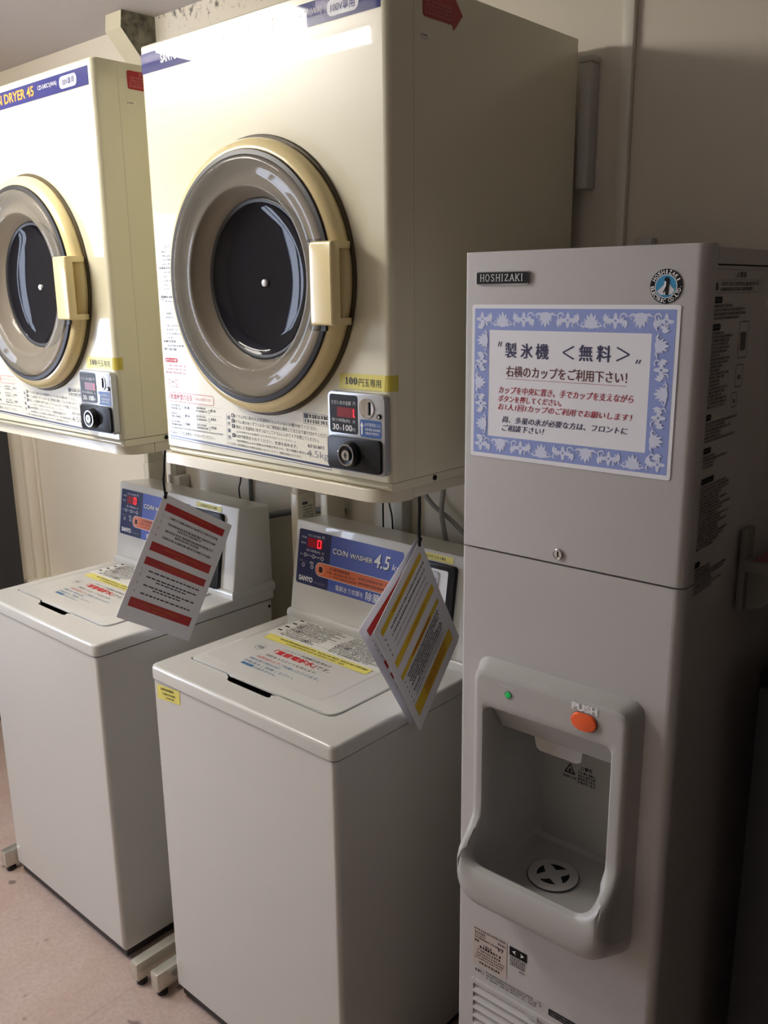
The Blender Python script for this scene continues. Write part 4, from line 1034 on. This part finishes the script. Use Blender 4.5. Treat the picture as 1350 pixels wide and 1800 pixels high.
def arc_text(word, a0, a1, rad, size, top):
    n = len(word)
    for i, ch in enumerate(word):
        if ch == ' ': continue
        a = a0+(a1-a0)*i/(n-1)
        cu, cv = lc[0]+rad*math.cos(a), lc[1]+rad*math.sin(a)
        upv = Vector((math.cos(a), math.sin(a))) if top else Vector((-math.cos(a), -math.sin(a)))
        rt = Vector((upv.y, -upv.x))
        G = Frame(F.p(cu, cv, 0), F.u*rt.x+F.v*rt.y, F.u*upv.x+F.v*upv.y)
        wch = size*(0.35 if ch in 'I.' else 0.8)
        if ch == '.': b.rect(G, -size*0.12, -size/2, size*0.12, -size*0.28, 'print_white', 0.0016)
        else: b.text(G, ch, -wch/2, -size/2, wch/2, size/2, 'print_white', 0.0016, 0.02)
arc_text('HOSHIZAKI', math.radians(152), math.radians(28), r*0.835, r*0.23, True)
arc_text('ELECTRIC CO.LTD.', math.radians(186), math.radians(358), r*0.835, r*0.22, False)
b.build('round_emblem', ice, angle=0)
# rating stickers and vent of the lower front
b = MB(); h = 0.0006
b.rect(F, 0.031, 0.509, 0.098, 0.582, 'tag_beige', h)
for i, (u0, u1, zz, hg, d) in enumerate([(0.033, 0.095, 0.576, 0.004, 1), (0.034, 0.055, 0.570, 0.0035, 1), (0.034, 0.056, 0.565, 0.0035, 1), (0.034, 0.092, 0.560, 0.0035, 1), (0.034, 0.046, 0.553, 0.0045, 1.4), (0.052, 0.07, 0.549, 0.004, 1), (0.044, 0.086, 0.543, 0.0052, 1.4), (0.04, 0.09, 0.5365, 0.0045, 1.2), (0.038, 0.096, 0.531, 0.003, 1), (0.036, 0.094, 0.526, 0.003, 1), (0.034, 0.09, 0.521, 0.003, 1), (0.044, 0.086, 0.5125, 0.0045, 1.4), (0.08, 0.096, 0.568, 0.004, 1), (0.08, 0.096, 0.556, 0.006, 1)]):
    scribble(b, F, u0, u1, zz, hg, 'ink', R_, h+0.0003, d)
b.build('rating_plate', ice, angle=0)
b = MB()
b.rect(F, 0.103, 0.5620, 0.1365, 0.5785, 'logo_black', h)
b.poly(F, [(0.1085, 0.5705), (0.1155, 0.5745), (0.1135, 0.5705), (0.1155, 0.5665)], 'print_white', h+0.0004); b.poly(F, [(0.1310, 0.5705), (0.1240, 0.5745), (0.1260, 0.5705), (0.1240, 0.5665)], 'print_white', h+0.0004)
for zz in (0.557, 0.5525, 0.548, 0.5435): scribble(b, F, 0.104, 0.136, zz, 0.0036, 'ink', R_, h+0.0003)
scribble(b, F, 0.122, 0.136, 0.537, 0.003, 'ink', R_, h+0.0003)
b.build('recycling_sticker', ice, angle=0)
b = MB(); b.rect(F, 0.034, 0.492, 0.052, 0.502, 'silver_paint', h); scribble(b, F, 0.035, 0.051, 0.4945, 0.0055, 'ink_grey', R_, h+0.0003)
for zz, u1 in ((0.4995, 0.168), (0.494, 0.165), (0.4885, 0.16)): scribble(b, F, 0.058, u1, zz, 0.0040, 'ink_grey', R_, h+0.0003, 0.9, 0.08)
b.build('vent_notice', ice, angle=0)
b = MB(); b.poly(F, rr(0.179, 0.488, 0.262, 0.5005, 0.001, 1), 'logo_black', h); scribble(b, F, 0.182, 0.258, 0.4955, 0.003, 'ink_pale', R_, h+0.0004); scribble(b, F, 0.182, 0.25, 0.4905, 0.003, 'ink_pale', R_, h+0.0004)
b.build('caution_sticker', ice, angle=0)
b = MB(); b.rect(F, 0.036, 0.10, 0.312, 0.473, 'grey_plastic_dark', 0.0008)
for (u0, v0, u1, v1) in ((0.031, 0.095, 0.036, 0.479), (0.312, 0.095, 0.317, 0.479), (0.036, 0.472, 0.312, 0.479), (0.036, 0.095, 0.312, 0.102)):
    b.prism(F, rr(u0, v0, u1, v1, 0.0008, 1), 0.0002, 0.006, 'silver_paint')
z = 0.468
while z > 0.115:
    b.add([F.p(0.036, z, 0.0010), F.p(0.312, z, 0.0010), F.p(0.312, z-0.011, 0.0075), F.p(0.036, z-0.011, 0.0075), F.p(0.312, z-0.0135, 0.0065), F.p(0.036, z-0.0135, 0.0065), F.p(0.312, z-0.012, 0.001), F.p(0.036, z-0.012, 0.001)], [(0, 3, 2, 1), (3, 5, 4, 2), (5, 7, 6, 4)], 'silver_paint')
    z -= 0.0172
b.prism(F, rr(0.140, 0.4690, 0.163, 0.4770, 0.001, 1), 0.005, 0.008, 'silver_paint')
b.build('vent_grille', ice, angle=0)
# instruction print down the right side
G = Frame((IW-0.0015, 0, 0), (0, 1, 0), (0, 0, 1)); h = 0.0006
b = MB()
b.rect(G, 0.034, 1.6515, ID-0.05, 1.6535, 'logo_black', h); b.rect(G, 0.034, 1.6535, 0.0348, 1.673, 'ink_grey', h)
b.rect(G, 0.030, 1.6470, 0.21, 1.6474, 'ink_grey', h)
b.text(G, '△警告', 0.100, 1.6375, 0.136, 1.6445, 'ink', h, 0.01)
o = rr(0.026, 1.6185, 0.198, 1.6345, 0.001, 1); b.plate(G, o, [rr(0.0266, 1.6189, 0.1974, 1.6341, 0.001, 1)[::-1]], 'ink_grey', h)
b.ring(G, (0.0355, 1.6265), 0.0, 0.0050, 'ink', h, 16)
scribble(b, G, 0.050, 0.188, 1.6275, 0.0045, 'ink', R_, h, 1.1); scribble(b, G, 0.050, 0.168, 1.6210, 0.0045, 'ink', R_, h, 1.1)
def hdr(z, w):
    b.poly(G, rr(0.022, z-0.0035, 0.022+w, z+0.0045, 0.003, 3), 'logo_black', h); scribble(b, G, 0.026, 0.020+w, z-0.0012, 0.0036, 'ink_grey', R_, h+0.0003)
def para(ztop, zbot, wmax, step=0.0046):
    z = ztop
    while z > zbot:
        scribble(b, G, 0.024+0.006*(R_.random() > 0.6), 0.024+wmax*R_.uniform(0.45, 1.0), z, 0.0034, R_.choice(['ink', 'ink', 'ink_grey']), R_, h, 1.2)
        z -= step
hdr(1.6100, 0.036); para(1.6015, 1.5860, 0.15, 0.0050)
hdr(1.5770, 0.036); para(1.5685, 1.4760, 0.085)
hdr(1.4650, 0.028); para(1.4560, 1.4330, 0.13)
hdr(1.4220, 0.036); para(1.4130, 1.3950, 0.10)
hdr(1.3820, 0.054); para(1.3730, 1.2860, 0.13)
hdr(1.2700, 0.028); para(1.2610, 1.2280, 0.14)
for (y0, z0_, y1, z1_) in ((0.126, 1.534, 0.160, 1.582), (0.124, 1.496, 0.152, 1.526), (0.116, 1.470, 0.138, 1.490)):
    b.plate(G, rr(y0, z0_, y1, z1_, 0.002, 1), [rr(y0+0.0012, z0_+0.0012, y1-0.0012, z1_-0.0012, 0.001, 1)[::-1]], 'ink_grey', h); b.poly(G, rr(y0+0.008, z0_+0.010, y1-0.008, z1_-0.014, 0.002, 1), 'ink_grey', h)
b.build('side_instructions', ice, angle=0)

# laminated notice on the upper panel
nt_ = empty('laminated_notice', (-0.0476, -0.0008, 0), 0.0214, 'laminated paper notice with blue floral border on the ice dispenser', 'notice')
b = MB()
b.prism(F, rr(0.0135, 1.3875, 0.3215, 1.6055, 0.003, 2), 0.0003, 0.0010, 'paper')
b.plate(F, rr(0.0185, 1.3935, 0.3165, 1.6000, 0.0008, 1), [rr(0.0435, 1.4195, 0.2860, 1.5705, 0.0008, 1)[::-1]], 'notice_blue', 0.0012)
hp = 0.00135
def leaf(c, ang, ln, wdt, m='notice_pale', off=0.0):
    d = Vector((math.cos(ang), math.sin(ang))); n = Vector((-d.y, d.x)); pts = []
    for i in range(6):
        t = i/5; pts.append(Vector(c)+d*(off+ln*t)+n*wdt*math.sin(PI*min(1, t*0.92+0.08))**0.8*0.5)
    for i in range(4, 0, -1):
        t = i/5; pts.append(Vector(c)+d*(off+ln*t)-n*wdt*math.sin(PI*min(1, t*0.92+0.08))**0.8*0.5)
    global hp
    hp += 1.5e-6
    b.poly(F, [(p.x, p.y) for p in pts], m, hp)
def curl(c, r, a0, a1, t, m='notice_pale'):
    global hp
    hp += 1.5e-6
    b.ring(F, c, r-t/2, r+t/2, m, hp, 10, min(a0, a1), max(a0, a1))
def cross(c):
    for k in range(4): leaf(c, k*PI/2, 0.0095, 0.0050, off=0.0010)
    for k in range(4): leaf(c, PI/4+k*PI/2, 0.0042, 0.0016, off=0.0012)
def palm(c, ang, s=1.0):
    for k, (da, ln, w) in enumerate(((0, 0.0180, 0.0056), (0.32, 0.0168, 0.0042), (-0.32, 0.0168, 0.0042), (0.66, 0.0140, 0.0034), (-0.66, 0.0140, 0.0034), (1.02, 0.0105, 0.0028), (-1.02, 0.0105, 0.0028))):
        leaf(c, ang+da, ln*s, w*s)
    d = Vector((math.cos(ang), math.sin(ang))); n = Vector((-d.y, d.x))
    for sg in (-1, 1):
        q = Vector(c)+n*sg*0.0155*s+d*0.0085*s
        for da in (-0.5, 0.0, 0.5): leaf(q, math.atan2(d.y, d.x)+sg*0.75*(-1 if False else 1)+da, 0.0092*s, 0.0034*s)
        q2 = Vector(c)+n*sg*0.0090*s+d*0.0040*s; curl(q2, 0.0030*s, 0, 1.5*PI, 0.0010*s)
        q3 = Vector(c)+n*sg*0.0200*s+d*0.0045*s; curl(q3, 0.0036*s, 0, 1.3*PI, 0.0016*s); leaf(q3, math.atan2(d.y, d.x)+sg*0.3, 0.0085*s, 0.0026*s)
        leaf(Vector(c)+d*0.001, math.atan2((n*sg*0.9+d*0.18).y, (n*sg*0.9+d*0.18).x), 0.0170*s, 0.0018*s)
for zc, an, zoff in ((1.5853, PI/2, -0.0105), (1.4065, -PI/2, 0.0105)):
    us = [0.0305+0.0685*k for k in range(5)]
    us = [0.0310, 0.0995, 0.1675, 0.2360, 0.3040]
    for k, u in enumerate(us): cross((u, zc))
    for k in range(4):
        sgn = 1 if k % 2 == 0 else -1
        palm(((us[k]+us[k+1])/2, zc+zoff*sgn), an if sgn > 0 else -an, 1.16)
for uc, an, uoff in ((0.0310, PI, 0.0105), (0.3013, 0.0, -0.0105)):
    zs = [1.5853, 1.5260, 1.4660, 1.4065]
    for z in zs[1:3]: cross((uc, z))
    for k in range(3):
        sgn = 1 if k % 2 == 0 else -1
        palm((uc+uoff*sgn, (zs[k]+zs[k+1])/2), an if sgn > 0 else an+PI, 1.08)
b.build('notice_sheet', nt_, angle=0)
b = MB(); h = 0.0013
h = 0.0013
b.poly(F, [(0.0600, 1.5545), (0.0580, 1.5475), (0.0592, 1.5475), (0.0618, 1.5545)], 'notice_navy', h); b.poly(F, [(0.0638, 1.5545), (0.0618, 1.5475), (0.0630, 1.5475), (0.0656, 1.5545)], 'notice_navy', h)
for ch, u0, u1, z0_, z1_ in (('製', 0.0705, 0.0890, 1.5325, 1.5535), ('氷', 0.0960, 0.1150, 1.5325, 1.5530), ('機', 0.1200, 0.1400, 1.5325, 1.5535), ('無', 0.1860, 0.2060, 1.5325, 1.5540), ('料', 0.2120, 0.2320, 1.5325, 1.5540)):
    for d_ in (-0.0005, 0.0, 0.0005): b.text(F, ch, u0+d_, z0_, u1+d_, z1_, 'notice_navy', h+d_*0.1, 0.004)
def bar(p, q, t, m):
    a, c = Vector(p), Vector(q); d = (c-a).normalized(); n = Vector((-d.y, d.x))*t/2
    b.poly(F, [(a.x-n.x, a.y-n.y), (c.x-n.x, c.y-n.y), (c.x+n.x, c.y+n.y), (a.x+n.x, a.y+n.y)], m, h)
bar((0.1620, 1.5430), (0.1785, 1.5515), 0.0020, 'notice_navy'); bar((0.1620, 1.5430), (0.1785, 1.5345), 0.0020, 'notice_navy')
bar((0.2575, 1.5435), (0.2400, 1.5520), 0.0020, 'notice_navy'); bar((0.2575, 1.5435), (0.2400, 1.5350), 0.0020, 'notice_navy')
for u in (0.2660, 0.2700): b.poly(F, [(u+0.0020, 1.5375), (u, 1.5325), (u+0.0014, 1.5325), (u+0.0042, 1.5375)], 'notice_navy', h)
for d_ in (-0.00022, 0.00022): b.text(F, '右横のカップをご利用下さい！', 0.0725+d_, 1.5060, 0.2560+d_, 1.5215, 'notice_maroon', h+d_*0.1, 0.006)
b.rect(F, 0.0725, 1.5030, 0.2560, 1.5035, 'notice_crimson', h)
for d_ in (-0.00022, 0.00022): b.text(F, 'カップを中央に置き、手でカップを支えながら', 0.0605+d_, 1.4820, 0.2660+d_, 1.4925, 'notice_crimson', h+d_*0.1, 0.004, 0.2)
for d_ in (-0.00022, 0.00022): b.text(F, 'ボタンを押してください。', 0.0605+d_, 1.4700, 0.1620+d_, 1.4795, 'notice_crimson', h+d_*0.1, 0.004, 0.2)
for d_ in (-0.00022, 0.00022): b.text(F, 'お1人1回1カップのご利用でお願いします！', 0.0605+d_, 1.4585, 0.2660+d_, 1.4680, 'notice_crimson', h+d_*0.1, 0.004, 0.2)
for d_ in (-0.00022, 0.00022): b.text(F, '尚、多量の氷が必要な方は、フロントに', 0.0680+d_, 1.4405, 0.2610+d_, 1.4500, 'notice_navy', h+d_*0.1, 0.004, 0.2)
for d_ in (-0.00022, 0.00022): b.text(F, 'ご相談下さい！', 0.0680+d_, 1.4285, 0.1370+d_, 1.4380, 'notice_navy', h+d_*0.1, 0.004, 0.2)
b.build('notice_text', nt_, angle=0)

# cup shelf fixed to the right flank of the dispenser
cs_ = empty('cup_shelf', (0.303, 0.150, 1.165), 0.0214, 'small dark cup shelf on the right side of the ice dispenser', 'shelf')
b = MB(); b.box(-0.0005, 0.010, 0.045, 0.075, 0.0, 0.125, 'shelf_grey', 0.002); b.build('side_bracket', cs_)
b = MB(); b.box(0.0102, 0.24, 0.030, 0.22, 0.066, 0.082, 'shelf_grey', 0.002); b.rect(Frame((0, 0, 0.0825), (1, 0, 0), (0, 1, 0)), 0.02, 0.04, 0.23, 0.21, 'shelf_red'); b.build('shelf_board', cs_)
b = MB(); b.prism(Frame((0, 0.066, 0), (1, 0, 0), (0, 0, 1)), [(0.0102, 0.0), (0.0102, 0.0655), (0.075, 0.0655), (0.035, 0.01)], 0, 0.008, 'shelf_grey'); b.build('gusset', cs_)

# made-up dark cabinet, added to shade the dispenser side; only its edge shows
cab = empty('shading_cabinet', (0.345, 0.20, 0), 0, 'dark low cabinet added at the lower right to shade the ice dispenser, for an unidentified black shape', 'cabinet')
b = MB(); b.box(0.0, 0.60, 0.0, 0.37, 0.06, 1.08, 'shade_black', 0.003); b.build('body', cab)
b = MB(); b.box(0.01, 0.59, 0.03, 0.36, 0.0, 0.06, 'shade_black'); b.build('plinth', cab)
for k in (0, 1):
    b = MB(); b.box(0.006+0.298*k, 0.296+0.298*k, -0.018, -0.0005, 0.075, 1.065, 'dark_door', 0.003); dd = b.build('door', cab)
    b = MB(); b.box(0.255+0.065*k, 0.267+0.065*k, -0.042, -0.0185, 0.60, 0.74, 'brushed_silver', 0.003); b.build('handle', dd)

# ------------------------------------------------------------------ hanging laminated cards
def card_sheet(mb, fr, W, Hh, style, seed, text):
    R2 = random.Random(seed)
    mb.prism(fr, rr(0, -Hh, W, 0, 0.004, 3), -0.0004, 0.0004, 'paper')
    h = 0.0008
    m1 = 0.016
    if style == 'red':
        for (v0, v1, ti) in ((-0.018, -0.036, 0), (-0.113, -0.134, 0), (-0.150, -0.168, 0), (-0.248, -0.270, 0)):
            mb.rect(fr, m1, v1, W-m1, v0, 'band_red', h)
            scribble(mb, fr, m1+0.04, W-m1-0.04, (v0+v1)/2+0.0005, 0.0048, 'ink_orange', R2, h+0.0003, 0.8)
            if v0-v1 > 0.020: scribble(mb, fr, m1+0.07, W-m1-0.07, v1+0.003, 0.0045, 'ink_orange', R2, h+0.0003, 0.8)
        v = -0.050
        for k in range(4):
            mb.text(fr, str(k+1)+'.', m1, v, m1+0.004, v+0.005, 'ink_grey', h, mode='left')
            scribble(mb, fr, m1+0.022, W-m1-0.012, v, 0.0052, 'ink', R2, h, 1.1, 0.03)
            if k in (1, 2): scribble(mb, fr, m1+0.055, W-m1-0.055, v-0.0068, 0.0048, 'ink', R2, h, 1.1); v -= 0.002
            v -= 0.0148
        v = -0.182
        en = ['Please check before starting that nothing is left in the machine', 'Before using the dryer, please be sure that your laundry is ready and', 'Using of the machine is possible until the time shown here', 'If you have any trouble using the machine please call the front']
        for k in range(4):
            mb.text(fr, str(k+1)+'.', m1, v, m1+0.004, v+0.005, 'ink_grey', h, mode='left')
            u = m1+0.020
            while u < W-m1-0.012:
                wl = R2.uniform(0.006, 0.016)
                mb.rect(fr, u, v+0.0005, min(u+wl, W-m1-0.01), v+0.0030, 'ink', h)
                for q in range(3): x = u+wl*R2.random()*0.9; mb.rect(fr, x, v, x+0.0007, v+0.0046, 'ink', h)
                u += wl+0.0028
            if k in (1, 2):
                v -= 0.0064; u = m1+0.05
                while u < W-m1-0.05:
                    wl = R2.uniform(0.006, 0.014); mb.rect(fr, u, v+0.0005, u+wl, v+0.0030, 'ink', h); u += wl+0.0028
            v -= 0.0135
    else:
        for (v0, v1) in ((-0.018, -0.032), (-0.106, -0.124), (-0.148, -0.160), (-0.242, -0.275)):
            mb.rect(fr, m1, v1, W-m1, v0, 'band_yellow', h)
            scribble(mb, fr, m1+0.05, W-m1-0.04, (v0+v1)/2-0.0025, 0.005, 'ink_orange', R2, h+0.0003, 1.0)
            if v0-v1 > 0.03:
                for dv in (0.006, 0.013, 0.021, 0.027): scribble(mb, fr, m1+0.045, W-m1-0.03, v1+dv, 0.0046, 'ink_orange', R2, h+0.0003, 1.4)
        scribble(mb, fr, m1+0.05, W-m1-0.04, -0.1565, 0.0068, 'ink_orange', R2, h+0.0003, 1.8)
        v = -0.047
        for k in range(4):
            mb.rect(fr, m1+0.002, v, m1+0.005, v+0.004, 'ink_grey', h)
            scribble(mb, fr, m1+0.02+0.008*R2.random(), W-m1-0.012*R2.random(), v, 0.0036 if k > 1 else 0.0052, 'ink' if k < 2 else 'ink_grey', R2, h, 1.2 if k < 2 else 0.8)
            v -= 0.0142
        v = -0.172
        for k in range(9):
            mb.rect(fr, m1+0.002, v, m1+0.0045, v+0.0035, 'ink_grey', h) if k % 2 == 0 else None
            scribble(mb, fr, m1+0.016+0.03*(k % 2)*R2.random(), W-m1-0.05*R2.random(), v, 0.0048 if k < 7 else 0.0036, 'ink', R2, h, 1.7 if k < 7 else 0.9)
            v -= 0.0074

def cord(name, pts, r, parent):
    b = MB(); b.tube(pts, r, 'cord_black', 8, 5)
    a = Vector(pts[-1])
    for k in range(3):
        b.tube([a+Vector((0.0, 0.004-0.004*k, 0.012-0.003*k)), a+Vector((0.003, -0.003, 0.006-0.003*k)), a+Vector((-0.002, 0.002, 0.001))], r*0.9, 'cord_black', 6, 4)
    return b.build(name, parent)

def frame3(TL, TR, BL):
    TL, TR, BL = Vector(TL), Vector(TR), Vector(BL)
    return Frame(TL, TR-TL, TL-BL)
fa = frame3((-0.995, 0.109, 1.172), (-0.985, 0.292, 1.059), (-0.983, -0.051, 0.915))
ca = empty('laminated_card', (-0.99, 0.12, 0.80), 0, 'white laminated card with red bands hanging beside the left washer', 'card', 'laminated instruction cards')
def local(par, fr):
    return Frame(fr.o-Vector(par.location), fr.u, fr.v)
L = Vector(ca.location)
b = MB(); card_sheet(b, local(ca, fa), 0.216, 0.303, 'red', 4, True); b.build('card_sheet', ca, angle=0)
hole = fa.p(0.008, -0.008, 0.0)
b = MB(); b.lathe(local(ca, fa), (0.008, -0.008), [(0.0022, 0.0012), (0.0048, 0.0012), (0.0052, 0.0006)], 'print_white', 16); b.build('eyelet', ca)
cord('hanging_cord', [Vector((-0.972, 0.104, 1.2835))-L, Vector((-0.984, 0.106, 1.235))-L, Vector((-0.992, 0.107, 1.20))-L, hole-L], 0.0028, ca)

fb = frame3((-0.204, -0.037, 1.072), (-0.248, 0.139, 1.189), (-0.236, 0.123, 0.817))
fb2 = frame3((-0.2365, -0.039, 1.067), (-0.2550, 0.139, 1.189), (-0.2645, 0.129, 0.817))
cb_ = empty('laminated_card', (-0.24, 0.12, 0.80), 0, 'pair of laminated cards with yellow bands hanging in front of the ice dispenser edge', 'card', 'laminated instruction cards')
L = Vector(cb_.location)
b = MB(); card_sheet(b, local(cb_, fb), 0.216, 0.303, 'yellow', 7, True); tag(b.build('card_sheet', cb_, angle=0), 'front sheet with yellow bands')
b = MB(); card_sheet(b, local(cb_, fb2), 0.216, 0.303, 'red', 8, True); tag(b.build('card_sheet', cb_, angle=0), 'rear sheet with red bands')
hole = fb.p(0.208, -0.008, 0.0)
b = MB(); b.lathe(local(cb_, fb), (0.208, -0.008), [(0.0022, 0.0012), (0.0048, 0.0012), (0.0052, 0.0006)], 'print_white', 16); b.build('eyelet', cb_)
cord('hanging_cord', [Vector((-0.2215, 0.105, 1.2835))-L, Vector((-0.229, 0.115, 1.25))-L, Vector((-0.238, 0.124, 1.215))-L, hole-L], 0.0030, cb_)

# ------------------------------------------------------------------ pipes, conduits, cables on the back wall
def single(name, b, label, cat, group=None, angle=35):
    return tag(b.build(name, None, angle), label, cat, group)
b = MB(); b.box(-1.602, -1.572, 0.545, Y1-0.0005, 1.07, 1.90, 'conduit_white', 0.003); b.box(-1.610, -1.550, 0.540, Y1-0.0005, 0.98, 1.07, 'conduit_white', 0.003); b.box(-1.602, -1.572, 0.545, Y1-0.0005, 0.0, 0.98, 'conduit_white', 0.003)
single('wall_conduit', b, 'pale wall conduit with a joint box behind the left washer', 'conduit', 'wall conduits')
b = MB(); b.box(-0.668, -0.640, 0.545, Y1-0.0005, 1.02, 1.60, 'conduit_white', 0.003); b.box(-0.760, -0.600, 0.55, Y1-0.0005, 0.985, 1.02, 'pipe_grey', 0.004)
single('wall_conduit', b, 'grey wall conduit behind the washer nearest the ice dispenser', 'conduit', 'wall conduits')
b = MB(); b.tube([(-1.22, 0.535, 0.985), (-1.10, 0.560, 1.02), (-0.98, 0.5725, 1.045), (-0.865, 0.5725, 1.06)], 0.0095, 'pipe_grey', 12, 5)
single('drain_pipe', b, 'grey pipe running along the wall between the two washers', 'pipe')
b = MB(); b.box(-1.254, -1.246, 0.572, Y1-0.0005, 0.90, 1.35, 'pipe_grey', 0.001)
single('cable_strip', b, 'thin grey vertical cable strip on the wall above the left washer', 'cable')
b = MB(); b.tube([(-1.262, 0.55, 1.30), (-1.258, 0.55, 1.12), (-1.268, 0.548, 1.07), (-1.266, 0.55, 1.035), (-1.258, 0.55, 1.03)], 0.0022, 'cord_black', 8)
single('black_cord', b, 'short black cord hanging above the left washer', 'cord', 'thin black cords')
b = MB(); b.tube([(-0.709, 0.55, 1.30), (-0.707, 0.55, 1.15), (-0.706, 0.55, 0.95)], 0.0022, 'cord_black', 8)
single('black_cord', b, 'straight black cord behind the nearer washer, left of the pair', 'cord', 'thin black cords')
b = MB(); b.tube([(-0.70, 0.55, 1.30), (-0.688, 0.55, 1.13), (-0.676, 0.55, 1.07), (-0.675, 0.55, 0.95)], 0.0022, 'cord_black', 8)
single('black_cord', b, 'bent black cord behind the nearer washer, right of the pair', 'cord', 'thin black cords')
b = MB(); b.tube([(-0.64, 0.55, 1.26), (-0.57, 0.555, 1.145), (-0.50, 0.557, 1.10), (-0.44, 0.56, 1.06), (-0.36, 0.56, 1.02)], 0.0055, 'cable_grey', 10)
single('grey_cable', b, 'grey cable sagging diagonally behind the nearer washer', 'cable', 'grey cables behind the washer')
b = MB(); b.tube([(-0.49, 0.54, 1.28), (-0.508, 0.54, 1.17), (-0.512, 0.54, 1.11), (-0.497, 0.545, 1.03), (-0.48, 0.55, 0.93)], 0.006, 'cable_grey', 10)
single('grey_cable', b, 'thicker grey cable dropping behind the nearer washer', 'cable', 'grey cables behind the washer')
b = MB(); b.box(-0.197, -0.172, 0.550, Y1-0.0005, 1.812, 2.036, 'conduit_white', 0.003); b.box(-0.199, -0.170, 0.548, Y1-0.0005, 2.036, 2.048, 'conduit_white', 0.003)
single('cable_trunking', b, 'white vertical cable trunking on the wall beside the dryer back', 'trunking')
b = MB(); b.box(-0.073, -0.038, 0.560, Y1-0.0005, 1.60, 1.716, 'conduit_white', 0.003); b.box(-0.066, -0.045, 0.556, 0.5605, 1.62, 1.70, 'cable_grey', 0.001)
single('wall_outlet', b, 'small grey wall outlet just above the ice dispenser top', 'outlet')
